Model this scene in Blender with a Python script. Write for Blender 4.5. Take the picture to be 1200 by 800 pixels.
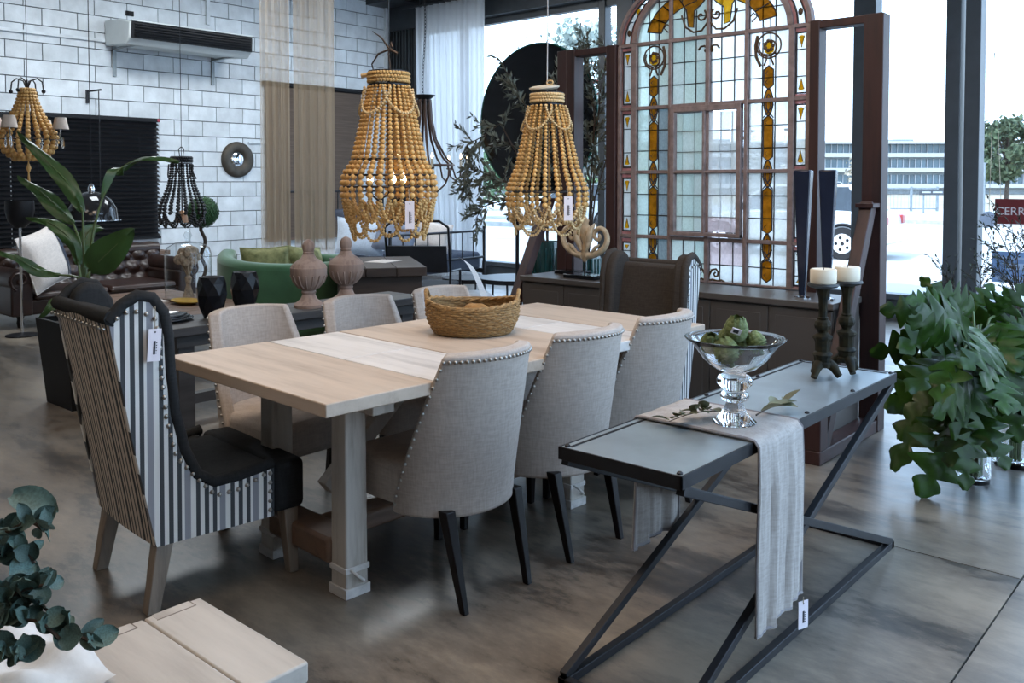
import bpy, bmesh, math, random
from mathutils import Vector, Matrix, Euler
for _o in list(bpy.data.objects): bpy.data.objects.remove(_o)
R = math.radians; PI = math.pi
sin, cos = math.sin, math.cos
rnd = random.Random(7)
scene = bpy.context.scene
COL = scene.collection

# ------------------------------------------------------------------ camera, sky, sun, lamps, exposure
cam_data = bpy.data.cameras.new('camera'); cam = bpy.data.objects.new('camera', cam_data); COL.objects.link(cam)
cam.location = (0, 0, 1.43); cam.rotation_euler = (R(90 - 2.1), 0, R(41.2))
cam_data.lens = 31.35; cam_data.sensor_width = 36; cam_data.shift_y = -0.1247; cam_data.clip_end = 600
scene.camera = cam
world = bpy.data.worlds.new('sky'); scene.world = world; world.use_nodes = True
wn = world.node_tree.nodes; wl = world.node_tree.links
bg = wn['Background']; tc = wn.new('ShaderNodeTexCoord'); sx = wn.new('ShaderNodeSeparateXYZ'); rp = wn.new('ShaderNodeValToRGB')
wl.new(tc.outputs['Generated'], sx.inputs[0]); wl.new(sx.outputs['Z'], rp.inputs[0]); wl.new(rp.outputs[0], bg.inputs[0])
rp.color_ramp.elements[0].color = (0.60, 0.80, 1.0, 1); rp.color_ramp.elements[1].color = (0.42, 0.66, 1.0, 1)
bg.inputs[1].default_value = 4.8
def lamp(name, kind, loc, rot, energy, color, size=None, size_y=None):
    d = bpy.data.lights.new(name, kind); d.energy = energy; d.color = color
    if kind == 'AREA':
        d.size = size
        if size_y: d.shape = 'RECTANGLE'; d.size_y = size_y
    if kind == 'SUN': d.angle = R(0.6)
    o = bpy.data.objects.new(name, d); o.location = loc; o.rotation_euler = rot; COL.objects.link(o)
    return o
lamp('sun', 'SUN', (0, 20, 30), (R(40), R(-14), 0), 4.0, (1.0, 0.95, 0.88))
# unseen ceiling area lights: one warm over the table, the rest added fill
for (lx, ly, e, c, s) in (
        (-2.2, 2.5, 58, (1.0, 0.80, 0.63), 1.5), (-2.4, 4.2, 10, (1.0, 0.86, 0.72), 1.2),
        (-8.4, 4.2, 112, (0.88, 0.95, 1.0), 1.3), (-8.2, 7.2, 80, (0.90, 0.96, 1.0), 1.3),
        (-4.8, -0.6, 34, (1.0, 0.86, 0.72), 1.8), (-1.9, 0.2, 26, (1.0, 0.78, 0.58), 2.0)):
    lamp('ceiling_fill_lamp', 'AREA', (lx, ly, 4.1), (0, 0, 0), e, c, s)
vs = scene.view_settings
vs.view_transform = 'Standard'; vs.look = 'None'; vs.gamma = 1; vs.use_curve_mapping = False
vs.exposure = 0.1

# ------------------------------------------------------------------ materials
def ramp(nt, fac, stops):
    r = nt.nodes.new('ShaderNodeValToRGB'); e = r.color_ramp.elements
    e[0].position, e[1].position = stops[0][0], stops[-1][0]
    e[0].color = (*stops[0][1], 1); e[1].color = (*stops[-1][1], 1)
    for p, c in stops[1:-1]:
        x = e.new(p); x.color = (*c, 1)
    nt.links.new(fac, r.inputs[0]); return r.outputs[0]
def new_mat(name):
    m = bpy.data.materials.new(name); m.use_nodes = True
    return m, m.node_tree, m.node_tree.nodes['Principled BSDF']
def coords(nt, scale=(1, 1, 1), rot=(0, 0, 0), kind='Object'):
    t = nt.nodes.new('ShaderNodeTexCoord'); mp = nt.nodes.new('ShaderNodeMapping')
    mp.inputs['Scale'].default_value = scale; mp.inputs['Rotation'].default_value = rot
    nt.links.new(t.outputs[kind], mp.inputs[0])
    oi = nt.nodes.new('ShaderNodeObjectInfo'); k = nt.nodes.new('ShaderNodeMath'); k.operation = 'MULTIPLY'; k.inputs[1].default_value = 40   # pieces differ
    a = nt.nodes.new('ShaderNodeVectorMath'); a.operation = 'ADD'
    nt.links.new(oi.outputs['Random'], k.inputs[0]); nt.links.new(mp.outputs[0], a.inputs[0]); nt.links.new(k.outputs[0], a.inputs[1]); return a.outputs[0]
def noise(nt, vec, scale, detail=4, rough=.55):
    n = nt.nodes.new('ShaderNodeTexNoise'); n.inputs['Scale'].default_value = scale
    n.inputs['Detail'].default_value = detail; n.inputs['Roughness'].default_value = rough
    nt.links.new(vec, n.inputs['Vector']); return n.outputs['Fac']
def bump(nt, b, h, strength, dist=.002):
    n = nt.nodes.new('ShaderNodeBump'); n.inputs['Strength'].default_value = strength; n.inputs['Distance'].default_value = dist
    nt.links.new(h, n.inputs['Height']); nt.links.new(n.outputs[0], b.inputs['Normal'])
def mul(c, k): return tuple(min(1, x * k) for x in c)
def M(name, col, rough=.5, metal=0, var=.25, scale=8, stretch=(1, 1, 1), bmp=0, bscale=60, col2=None, per_object=0, sheen=0, coat=0, spec=None):
    """mottled surface: two tones of one colour through stretched noise, fine relief"""
    m, nt, b = new_mat(name)
    v = coords(nt, stretch)
    out = ramp(nt, noise(nt, v, scale), [(.3, mul(col, 1 - var)), (.7, col2 or mul(col, 1 + var * .6))])
    if per_object:
        oi = nt.nodes.new('ShaderNodeObjectInfo'); hs = nt.nodes.new('ShaderNodeHueSaturation')
        mr = nt.nodes.new('ShaderNodeMapRange'); mr.inputs[3].default_value = 1 - per_object; mr.inputs[4].default_value = 1 + per_object
        nt.links.new(oi.outputs['Random'], mr.inputs[0]); nt.links.new(mr.outputs[0], hs.inputs['Value']); nt.links.new(out, hs.inputs['Color']); out = hs.outputs[0]
    nt.links.new(out, b.inputs['Base Color'])
    b.inputs['Roughness'].default_value = rough; b.inputs['Metallic'].default_value = metal
    if sheen: b.inputs['Sheen Weight'].default_value = sheen
    if coat: b.inputs['Coat Weight'].default_value = coat
    if spec is not None: b.inputs['Specular IOR Level'].default_value = spec
    if bmp: bump(nt, b, noise(nt, coords(nt, stretch), bscale, 3), bmp)
    return m
def wood(name, dark, light, axis='Y', rough=.5, scale=14, bmp=.15, per_object=.12):
    st = {'X': (.12, 1, 1), 'Y': (1, .12, 1), 'Z': (1, 1, .12)}[axis]
    return M(name, light, rough, 0, 0, scale, st, bmp, scale * 4, None, per_object) if dark is None else _wood(name, dark, light, st, rough, scale, bmp, per_object)
def _wood(name, dark, light, st, rough, scale, bmp, per_object):
    m, nt, b = new_mat(name); v = coords(nt, st)
    n1 = noise(nt, v, scale, 6, .65)
    out = ramp(nt, n1, [(.30, dark), (.52, light), (.75, mul(light, 1.15))])
    oi = nt.nodes.new('ShaderNodeObjectInfo'); hs = nt.nodes.new('ShaderNodeHueSaturation'); mr = nt.nodes.new('ShaderNodeMapRange')
    mr.inputs[3].default_value = 1 - per_object; mr.inputs[4].default_value = 1 + per_object
    nt.links.new(oi.outputs['Random'], mr.inputs[0]); nt.links.new(mr.outputs[0], hs.inputs['Value']); nt.links.new(out, hs.inputs['Color'])
    nt.links.new(hs.outputs[0], b.inputs['Base Color']); b.inputs['Roughness'].default_value = rough
    bump(nt, b, n1, bmp); return m
def stripes(name, axis, bands, period, offset=0):
    """woven stripes: bands = [(start, colour), ...] over one period along one object axis"""
    m, nt, b = new_mat(name)
    t = nt.nodes.new('ShaderNodeTexCoord'); s = nt.nodes.new('ShaderNodeSeparateXYZ'); nt.links.new(t.outputs['Object'], s.inputs[0])
    a = nt.nodes.new('ShaderNodeMath'); a.operation = 'MULTIPLY_ADD'; a.inputs[1].default_value = 1 / period; a.inputs[2].default_value = offset + 50
    f = nt.nodes.new('ShaderNodeMath'); f.operation = 'FRACT'
    nt.links.new(s.outputs[axis], a.inputs[0]); nt.links.new(a.outputs[0], f.inputs[0])
    r = nt.nodes.new('ShaderNodeValToRGB'); r.color_ramp.interpolation = 'CONSTANT'; e = r.color_ramp.elements
    e[0].position = 0; e[0].color = (*bands[0][1], 1); e[1].position = bands[1][0]; e[1].color = (*bands[1][1], 1)
    for p, c in bands[2:]:
        x = e.new(p); x.color = (*c, 1)
    nt.links.new(f.outputs[0], r.inputs[0]); nt.links.new(r.outputs[0], b.inputs['Base Color'])
    b.inputs['Roughness'].default_value = .9; bump(nt, b, noise(nt, coords(nt), 400, 2), .25); return m
def fabric(name, col, rough=.95, weave=900, var=.12):
    m, nt, b = new_mat(name)
    v = coords(nt, (1, 1, .12)); v2 = coords(nt, (.15, .15, 1)); n1 = noise(nt, v, 160, 3); n2 = noise(nt, v2, 160, 3)
    a = nt.nodes.new('ShaderNodeMath'); a.operation = 'ADD'; nt.links.new(n1, a.inputs[0]); nt.links.new(n2, a.inputs[1])
    h = nt.nodes.new('ShaderNodeMath'); h.operation = 'MULTIPLY'; h.inputs[1].default_value = .5; nt.links.new(a.outputs[0], h.inputs[0])
    nt.links.new(ramp(nt, h.outputs[0], [(.36, mul(col, 1 - var)), (.62, mul(col, 1 + var))]), b.inputs['Base Color'])
    b.inputs['Roughness'].default_value = rough; b.inputs['Specular IOR Level'].default_value = .15
    bump(nt, b, h.outputs[0], .25); return m
def glass(name, tint=(1, 1, 1), ior=1.5, rough=.0):
    m, nt, b = new_mat(name)
    b.inputs['Base Color'].default_value = (*tint, 1); b.inputs['Roughness'].default_value = rough
    b.inputs['Transmission Weight'].default_value = 1; b.inputs['IOR'].default_value = ior; return m
def pane_glass(name, tint=(.97, .98, 1), reflect=.5):
    """thin window glass: lets straight light through, mirrors at grazing angles"""
    m, nt, b = new_mat(name); nt.nodes.remove(b)
    o = nt.nodes['Material Output']; t = nt.nodes.new('ShaderNodeBsdfTransparent'); g = nt.nodes.new('ShaderNodeBsdfGlossy'); x = nt.nodes.new('ShaderNodeMixShader'); f = nt.nodes.new('ShaderNodeLayerWeight')
    t.inputs[0].default_value = (*tint, 1); g.inputs['Roughness'].default_value = .01; f.inputs['Blend'].default_value = .5
    e = nt.nodes.new('ShaderNodeMath'); e.operation = 'POWER'; e.inputs[1].default_value = 4; k = nt.nodes.new('ShaderNodeMath'); k.operation = 'MULTIPLY_ADD'; k.inputs[1].default_value = reflect; k.inputs[2].default_value = .03
    nt.links.new(f.outputs['Facing'], e.inputs[0]); nt.links.new(e.outputs[0], k.inputs[0]); nt.links.new(k.outputs[0], x.inputs[0]); nt.links.new(t.outputs[0], x.inputs[1]); nt.links.new(g.outputs[0], x.inputs[2]); nt.links.new(x.outputs[0], o.inputs[0]); return m
def veil(name, col, clear, transl=.6, var=.1, scale=30, clear_col=(1, 1, 1), gloss=0):
    """cloth or cathedral glass that passes part of the light straight and scatters the rest"""
    m, nt, b = new_mat(name); nt.nodes.remove(b); o = nt.nodes['Material Output']
    d = nt.nodes.new('ShaderNodeBsdfDiffuse'); t = nt.nodes.new('ShaderNodeBsdfTranslucent'); c = nt.nodes.new('ShaderNodeBsdfTransparent')
    cc = ramp(nt, noise(nt, coords(nt), scale), [(.3, mul(col, 1 - var)), (.7, mul(col, 1 + var))])
    nt.links.new(cc, d.inputs[0]); nt.links.new(cc, t.inputs[0]); c.inputs[0].default_value = (*clear_col, 1)
    a = nt.nodes.new('ShaderNodeMixShader'); a.inputs[0].default_value = transl; x = nt.nodes.new('ShaderNodeMixShader'); x.inputs[0].default_value = clear
    nt.links.new(d.outputs[0], a.inputs[1]); nt.links.new(t.outputs[0], a.inputs[2]); nt.links.new(a.outputs[0], x.inputs[1]); nt.links.new(c.outputs[0], x.inputs[2])
    nt.links.new(x.outputs[0], o.inputs[0]); return m
def glow(name, col, strength):
    m, nt, b = new_mat(name); b.inputs['Base Color'].default_value = (*col, 1)
    b.inputs['Emission Color'].default_value = (*col, 1); b.inputs['Emission Strength'].default_value = strength; return m

# ------------------------------------------------------------------ mesh builder
class MB:
    def __init__(s): s.v = []; s.f = []
    def add(s, vs, fs):
        k = len(s.v); s.v += [tuple(p) for p in vs]; s.f += [tuple(i + k for i in f) for f in fs]; return s
    def box(s, c, d, rot=None):
        x, y, z = d[0] / 2, d[1] / 2, d[2] / 2
        vs = [Vector((a * x, b * y, e * z)) for a in (-1, 1) for b in (-1, 1) for e in (-1, 1)]
        if rot is not None:
            mt = rot if isinstance(rot, Matrix) else Euler(rot).to_matrix()
            vs = [mt @ v for v in vs]
        return s.add([v + Vector(c) for v in vs], [(0, 1, 3, 2), (4, 6, 7, 5), (0, 4, 5, 1), (2, 3, 7, 6), (0, 2, 6, 4), (1, 5, 7, 3)])
    def span(s, a, b):
        return s.box([(a[i] + b[i]) / 2 for i in range(3)], [abs(b[i] - a[i]) for i in range(3)])
    def bar(s, p, q, w, h, up=(0, 0, 1)):
        p, q = Vector(p), Vector(q); d = q - p; y = d.normalized(); x = y.cross(Vector(up))
        if x.length < 1e-4: x = y.cross(Vector((1, 0, 0)))
        x.normalize(); z = x.cross(y)
        return s.box((p + q) / 2, (w, d.length, h), Matrix((x, y, z)).transposed())
    def taper(s, p, q, a, b):
        """square post from p (size a = (wx, wy)) to q (size b)"""
        vs = [(p[0] + i * a[0] / 2, p[1] + j * a[1] / 2, p[2]) for i, j in ((-1, -1), (1, -1), (1, 1), (-1, 1))] + [(q[0] + i * b[0] / 2, q[1] + j * b[1] / 2, q[2]) for i, j in ((-1, -1), (1, -1), (1, 1), (-1, 1))]
        return s.add(vs, [(3, 2, 1, 0), (4, 5, 6, 7), (0, 1, 5, 4), (1, 2, 6, 5), (2, 3, 7, 6), (3, 0, 4, 7)])
    def tube(s, pts, r, n=8, closed=False, cap=True):
        pts = [Vector(p) for p in pts]; N = len(pts); rr = r if isinstance(r, (list, tuple)) else [r] * N
        ref = None; rings = []
        for i, p in enumerate(pts):
            a = pts[i - 1] if (i > 0 or closed) else p; b = pts[(i + 1) % N] if (i < N - 1 or closed) else p
            t = (b - a).normalized()
            if ref is None:
                ref = t.cross(Vector((0, 0, 1)))
                if ref.length < .05: ref = t.cross(Vector((0, 1, 0)))
            ref = (ref - t * ref.dot(t)).normalized(); c = t.cross(ref)
            rings.append([p + (ref * cos(2 * PI * j / n) + c * sin(2 * PI * j / n)) * rr[i] for j in range(n)])
        vs = [v for g in rings for v in g]; fs = []
        for i in range(N if closed else N - 1):
            k = (i + 1) % N
            for j in range(n): fs.append((i * n + j, i * n + (j + 1) % n, k * n + (j + 1) % n, k * n + j))
        if cap and not closed: fs += [tuple(range(n - 1, -1, -1)), tuple((N - 1) * n + j for j in range(n))]
        return s.add(vs, fs)
    def cyl(s, p, q, r, r2=None, n=16): return s.tube([p, q], [r, r if r2 is None else r2], n)
    def lathe(s, prof, n=24, c=(0, 0, 0), sq=1.0):
        vs = []; fs = []
        for (r, z) in prof:
            for j in range(n):
                a = 2 * PI * j / n; vs.append((c[0] + r * cos(a), c[1] + r * sin(a) * sq, c[2] + z))
        for i in range(len(prof) - 1):
            for j in range(n): fs.append((i * n + j, i * n + (j + 1) % n, (i + 1) * n + (j + 1) % n, (i + 1) * n + j))
        if prof[0][0] > 1e-4: fs.append(tuple(range(n - 1, -1, -1)))
        if prof[-1][0] > 1e-4: fs.append(tuple((len(prof) - 1) * n + j for j in range(n)))
        return s.add(vs, fs)
    def ball(s, c, r, n=8, m=5, sc=(1, 1, 1)):
        vs = [(c[0], c[1], c[2] - r * sc[2])]; fs = []
        for i in range(1, m):
            t = -PI / 2 + PI * i / m
            for j in range(n):
                a = 2 * PI * j / n; vs.append((c[0] + r * sc[0] * cos(t) * cos(a), c[1] + r * sc[1] * cos(t) * sin(a), c[2] + r * sc[2] * sin(t)))
        vs.append((c[0], c[1], c[2] + r * sc[2])); L = len(vs) - 1
        for j in range(n):
            fs.append((0, 1 + (j + 1) % n, 1 + j)); fs.append((L, 1 + (m - 2) * n + j, 1 + (m - 2) * n + (j + 1) % n))
            for i in range(m - 2): fs.append((1 + i * n + j, 1 + i * n + (j + 1) % n, 1 + (i + 1) * n + (j + 1) % n, 1 + (i + 1) * n + j))
        return s.add(vs, fs)
    def grid(s, fn, nu, nv, closed_u=False):
        vs = [fn(i / nu, j / nv) for j in range(nv + 1) for i in range(nu + (0 if closed_u else 1))]
        w = nu if closed_u else nu + 1
        return s.add(vs, [(j * w + i, j * w + (i + 1) % w, (j + 1) * w + (i + 1) % w, (j + 1) * w + i) for j in range(nv) for i in range(nu)])
    def sheet(s, fn, nu, nv, thick):
        """closed slab: fn(u, v) -> (point, normal); thickness along the normal"""
        A = []; B = []
        for j in range(nv + 1):
            for i in range(nu + 1):
                p, n = fn(i / nu, j / nv); p = Vector(p); A.append(p); B.append(p + Vector(n) * thick)
        w = nu + 1; K = len(A); fs = []
        for j in range(nv):
            for i in range(nu):
                a, b, c, d = j * w + i, j * w + i + 1, (j + 1) * w + i + 1, (j + 1) * w + i
                fs += [(a, b, c, d), (K + d, K + c, K + b, K + a)]
        for i in range(nu):
            fs += [(i + 1, i, K + i, K + i + 1), (nv * w + i, nv * w + i + 1, K + nv * w + i + 1, K + nv * w + i)]
        for j in range(nv):
            fs += [(j * w, (j + 1) * w, K + (j + 1) * w, K + j * w), ((j + 1) * w + nu, j * w + nu, K + j * w + nu, K + (j + 1) * w + nu)]
        return s.add(A + B, fs)
    def prism(s, poly, a, b, axis=0):
        """extrude a 2-D outline between two values of one axis (0: outline in y,z; 1: x,z; 2: x,y)"""
        def at(p, t): return (t, p[0], p[1]) if axis == 0 else (p[0], t, p[1]) if axis == 1 else (p[0], p[1], t)
        n = len(poly); vs = [at(p, a) for p in poly] + [at(p, b) for p in poly]
        return s.add(vs, [tuple(range(n - 1, -1, -1)), tuple(range(n, 2 * n))] + [(i, (i + 1) % n, n + (i + 1) % n, n + i) for i in range(n)])
    def moved(s, mt):
        o = MB(); o.v = [tuple(mt @ Vector(p)) for p in s.v]; o.f = list(s.f); return o
    def join(s, o): return s.add(o.v, o.f)
    def mesh(s, name, mat, smooth=35):
        me = bpy.data.meshes.new(name); me.from_pydata(s.v, [], s.f); me.validate()
        bm = bmesh.new(); bm.from_mesh(me); bmesh.ops.recalc_face_normals(bm, faces=bm.faces); bm.to_mesh(me); bm.free()
        me.materials.append(mat)
        if smooth:
            me.polygons.foreach_set('use_smooth', [True] * len(me.polygons)); me.set_sharp_from_angle(angle=R(smooth))
        return me
def put(name, me, parent=None, loc=(0, 0, 0), rot=(0, 0, 0), scale=(1, 1, 1)):
    o = bpy.data.objects.new(name, me); COL.objects.link(o); o.location = loc; o.rotation_euler = rot; o.scale = scale
    if parent is not None: o.parent = parent
    return o
def part(name, mb, mat, parent, label=None, kind=None, bevel=0, smooth=35, seg=2, sub=0):
    o = put(name, mb.mesh(name, mat, smooth), parent)
    if label: o['label'] = label
    if kind: o['kind'] = kind
    if bevel:
        b = o.modifiers.new('bevel', 'BEVEL'); b.width = bevel; b.segments = seg; b.limit_method = 'ANGLE'; b.angle_limit = R(30)
    if sub:
        u = o.modifiers.new('subdivision', 'SUBSURF'); u.levels = u.render_levels = sub
    return o
def tag(o, label, cat, group=None, kind=None):
    o['label'] = label; o['category'] = cat
    if group: o['group'] = group
    if kind: o['kind'] = kind
    return o
def thing(name, label, cat, loc=(0, 0, 0), rz=0, group=None):
    o = bpy.data.objects.new(name, None); COL.objects.link(o); o.location = loc; o.rotation_euler = (0, 0, rz); o.empty_display_size = .1
    return tag(o, label, cat, group)
def struct(name, mb, mat, parent=None, **k):
    o = part(name, mb, mat, parent, **k)
    if parent is None: o['kind'] = 'structure'
    return o
def frame_of(name, loc=(0, 0, 0)):
    o = bpy.data.objects.new(name, None); COL.objects.link(o); o.location = loc; o['kind'] = 'structure'; return o
def copy_tree(root, label, loc, rz=0, group=None):
    r = root.copy(); COL.objects.link(r); r.location = loc; r.rotation_euler = (0, 0, rz); r['label'] = label
    if group: r['group'] = group
    for ch in list(root.children):
        c = ch.copy(); COL.objects.link(c); c.parent = r
        for g in list(ch.children):
            d = g.copy(); COL.objects.link(d); d.parent = c
    return r
def price_tag(parent, loc, w, h, rz, string_to=None, tilt=0, label=None):
    """white hang tag with a printed mark, a child of the thing it hangs on"""
    mb = MB().box((0, 0, 0), (w, .002, h)); o = part('price_tag', mb, TAG, parent, label or 'white hang tag with small black print')
    o.location = loc; o.rotation_euler = (0, tilt, rz)
    b = MB().box((0, -.0016, -.08 * h), (w * .16, .001, h * .42))
    for i in range(5): b.box((w * .16, -.0016, -.25 * h + i * h * .08), (w * .07, .001, h * .035))
    part('tag_print', b, INK, o)
    part('tag_hole', MB().cyl((0, -.0016, h * .40), (0, -.0008, h * .40), w * .07, n=8), INK, o)
    if string_to is not None:
        part('tag_string', MB().tube([Vector((0, 0, h * .4)), Vector(string_to)], .0015, 5), STRING, o)
    return o
# ------------------------------------------------------------------ palette
BLOCK = M('painted block', (.70, .74, .77), .8, var=.16, scale=5, bmp=.5, bscale=40, per_object=.07)
MORTAR = M('mortar', (.09, .10, .11), .9)
STEEL = M('dark steel', (.035, .040, .045), .45, .3, var=.2)
FRAME = M('window frame paint', (.050, .055, .060), .45, 0, var=.12)
COLUMN = M('grey column paint', (.10, .115, .13), .6, var=.12)
PANE = pane_glass('window pane')
CEIL = M('ceiling paint', (.55, .58, .60), .9)
PLASTER = M('plaster', (.45, .46, .47), .9)
BLACK = M('black paint', (.010, .010, .012), .5, var=.2, spec=.25)
BLACKGLOSS = M('black lacquer', (.008, .009, .012), .15, var=.1)
IRON = M('blackened iron', (.022, .022, .025), .45, .5, var=.3)
CHROME = M('chrome', (.75, .76, .78), .12, 1, var=.05)
NAIL = M('antique nickel nail', (.42, .40, .37), .28, 1, var=.2)
TAG = M('tag card', (.80, .74, .78), .7, var=.03)
INK = M('ink', (.03, .03, .04), .7)
STRING = M('string', (.45, .38, .28), .9)
MAHOG = _wood('mahogany', (.016, .006, .006), (.040, .013, .010), (1, 1, .10), .5, 18, .1, .1)
CABINET = M('taupe lacquer', (.085, .072, .063), .42, var=.08, scale=3)
LINEN = fabric('natural linen', (.43, .375, .33))
LINEN_FAR = LINEN
DARKLINEN = fabric('charcoal linen', (.024, .025, .026), var=.2)
BROWNLINEN = fabric('dark brown linen', (.050, .042, .036), var=.2)
LEGBLACK = M('black wood', (.007, .005, .005), .4, var=.2, spec=.3)
LEGGREY = _wood('greyed oak', (.13, .10, .075), (.24, .19, .145), (1, 1, .12), .6, 24, .1, .06)
CH = (.74, .72, .68); CD = (.055, .06, .065); CG = (.28, .28, .30); CB = (.60, .51, .42)
SIDESTRIPE = stripes('blue grey stripe', 'Y', [(0, CH), (.10, CD), (.22, CH), (.34, CD), (.47, CH), (.58, CD), (.70, CH), (.78, CG), (.95, CH)], .118)
BACKSTRIPE = stripes('warm ticking stripe', 'X', [(0, CB), (.14, CD), (.24, CB), (.42, CD), (.50, CB), (.66, CD), (.82, CB), (.92, CD)], .105)
def table_wood(name, d, l, ax='X'): return wood(name, d, l, ax, .55, 10, .12, .05)
OAK = table_wood('bleached oak', (.36, .27, .20), (.50, .395, .305))
OAKWHITE = table_wood('whitewashed oak', (.40, .37, .345), (.62, .58, .54))
OAKPALE = wood('whitewashed leg', (.34, .29, .24), (.50, .45, .39), 'Z', .65, 20, .2, .04)
BEAD = M('wooden bead', (.62, .36, .115), .5, var=.28, scale=16, per_object=.08)
BEADPALE = M('pale wooden bead', (.64, .45, .22), .5, var=.25, scale=16, per_object=.08)
BEADBLACK = M('black bead', (.010, .010, .012), .35, var=.2)
ROPE = M('rope of small beads', (.56, .35, .13), .7, var=.3, scale=120, bmp=.8, bscale=200)
BULB = glow('lit bulb', (1.0, .72, .42), 14)
CANDLEBULB = glow('candle bulb', (1.0, .66, .36), 10)
CANDLE = M('ivory wax', (.72, .64, .50), .45, var=.05)
WICKER = M('seagrass', (.34, .20, .075), .75, var=.55, scale=60, stretch=(1, 1, 2.5), bmp=1, bscale=120, per_object=.05)
ZINC = M('zinc sheet', (.46, .53, .56), .36, .75, var=.16, scale=5, bmp=.05, bscale=30)
RUNNER = fabric('washed linen runner', (.40, .365, .335), var=.14)
GREENLEAF = M('glossy leaf', (.017, .046, .004), .34, spec=.22, var=.4, scale=9, per_object=.35)
PADDLE = M('paddle leaf', (.034, .085, .020), .42, var=.3, scale=5, stretch=(1, 1, 1), per_object=.15)
EUCA = M('eucalyptus leaf', (.075, .135, .115), .6, var=.4, scale=14, per_object=.22)
OLIVE = M('olive leaf', (.15, .17, .135), .55, var=.45, scale=14)
STEM = M('green stem', (.09, .14, .05), .5)
TWIG = M('brown twig', (.06, .04, .028), .8)
GLASS = glass('clear glass', (.97, .99, 1))
LEATHER = M('brown leather', (.030, .013, .009), .36, var=.45, scale=7, bmp=.15, bscale=60)
GREENVELVET = M('green velvet', (.045, .135, .058), .85, var=.22, scale=4, sheen=.4)
CREAM = fabric('cream cotton', (.66, .60, .56))
MIRROR = M('mirror', (.85, .86, .88), .02, 1, var=0)
FARCLOTH = fabric('blue white bedding', (.50, .56, .64))
NAVY = fabric('slate bedding', (.06, .07, .095))
TEAL = M('teal glaze', (.020, .085, .085), .12, var=.75, scale=10, stretch=(3, 3, .25), coat=.6)
GREYWOOD = wood('grey stained wood', (.030, .030, .032), (.060, .059, .060), 'Y', .5, 12, .1, .05)
BROWNWOOD = wood('brown plank', (.075, .042, .026), (.17, .10, .065), 'Y', .42, 12, .12, .12)
DARKWOOD = wood('dark desk wood', (.016, .010, .007), (.042, .026, .018), 'Y', .6, 12, .1, .06)
PALEWOOD = wood('weathered turned wood', (.19, .125, .098), (.34, .245, .20), 'Z', .8, 18, .3, .06)
TANSHEER = veil('beige sheer', (.58, .45, .31), .56, .5, .03, 3)
WHITESHEER = veil('white sheer', (.60, .61, .62), .08, .55, .02, 3)

# ------------------------------------------------------------------ the setting
FL_M, fl_nt, fl_b = new_mat('polished concrete')
_v = coords(fl_nt, (.55, 1.6, 1), (0, 0, R(35))); _n1 = noise(fl_nt, _v, 1.3, 8, .62); _n2 = noise(fl_nt, coords(fl_nt, (.6, 1.5, 1), (0, 0, R(35))), 15, 12, .78)
_a = fl_nt.nodes.new('ShaderNodeMath'); _a.operation = 'MULTIPLY_ADD'; _a.inputs[1].default_value = .44
fl_nt.links.new(_n2, _a.inputs[0]); fl_nt.links.new(_n1, _a.inputs[2])
fl_nt.links.new(ramp(fl_nt, _a.outputs[0], [(.58, (.034, .028, .023)), (.67, (.085, .070, .055)), (.71, (.145, .118, .090)), (.77, (.182, .150, .115)), (.89, (.28, .23, .172))]), fl_b.inputs['Base Color'])
fl_nt.links.new(ramp(fl_nt, _n2, [(.3, (.28, .28, .28)), (.75, (.46, .46, .46))]), fl_b.inputs['Roughness'])
fl_b.inputs['Specular IOR Level'].default_value = .6; fl_b.inputs['Coat Weight'].default_value = .25; fl_b.inputs['Coat Roughness'].default_value = .26
bump(fl_nt, fl_b, noise(fl_nt, coords(fl_nt), 26, 4), .10)
JOINT = M('joint filler', (.02, .02, .022), .9)
fl = frame_of('floor')
part('joint_bed', MB().span((-11.2, -6.2, -.12), (1.6, 9.75, -.008)), JOINT, fl)
for (x0, x1) in ((-11.2, -.703), (-.697, 1.6)):
    for (y0, y1) in ((-6.2, 3.577), (3.583, 9.75)):
        part('slab', MB().span((x0, y0, -.008), (x1, y1, 0)), FL_M, fl)

# block wall: painted concrete blocks laid in running bond
wl_ = frame_of('wall_left')
part('mortar_backing', MB().span((-11.2, -6.2, 0), (-10.912, 9.75, 4.45)), MORTAR, wl_)
blk = MB().box((0, 0, 0), (.02, .389, .189)).mesh('block', BLOCK, 0)
far_blocks = MB()
for k in range(0, 22):
    z = .12 + .2 * k
    off = .22 if k % 2 else .02
    for i in range(-20, 26):
        y = off + .4 * i
        if not (-6 < y < 9.62): continue
        hidden = z < .35 or y < 3.5 or (3.95 < y < 5.4 and .85 < z < 2.0) or (7.4 < y < 8.6 and .3 < z < 2.6)
        if hidden: far_blocks.box((-10.905, y, z), (.02, .391, .191))
        else: put('block', blk, wl_, (-10.905 + rnd.uniform(-.002, .002), y, z))
part('block_course', far_blocks, BLOCK, wl_, kind='stuff')
conduit = MB().span((-10.895, -2, 3.11), (-10.86, 4.95, 3.145))
struct('trim_1', conduit, BLOCK)
struct('trim_2', MB().span((-10.895, 6.9, 1.95), (-10.87, 9.5, 1.97)).span((-10.895, 6.28, 3.5), (-10.86, 6.33, 4.4)).span((-10.895, 9.36, 0), (-10.84, 9.42, 4.3)), BLOCK)
struct('ceiling', MB().span((-11.2, -6.2, 4.42), (-.9, 9.75, 4.6)).span((-.9, -6.2, 4.42), (1.2, 2.4, 4.6)).span((-.9, 9.0, 4.42), (1.2, 9.75, 4.6)).span((1.2, -6.2, 4.42), (1.6, 9.75, 4.6)), CEIL)
added_roof = frame_of('added_rooflight')                                  # roof glazing added out of view to bring daylight onto the right side
for i in range(5): part('glazing_bar', MB().span((-.9, 2.4 + i * 1.6375, 4.50), (1.2, 2.45 + i * 1.6375, 4.58)), FRAME, added_roof)
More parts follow.
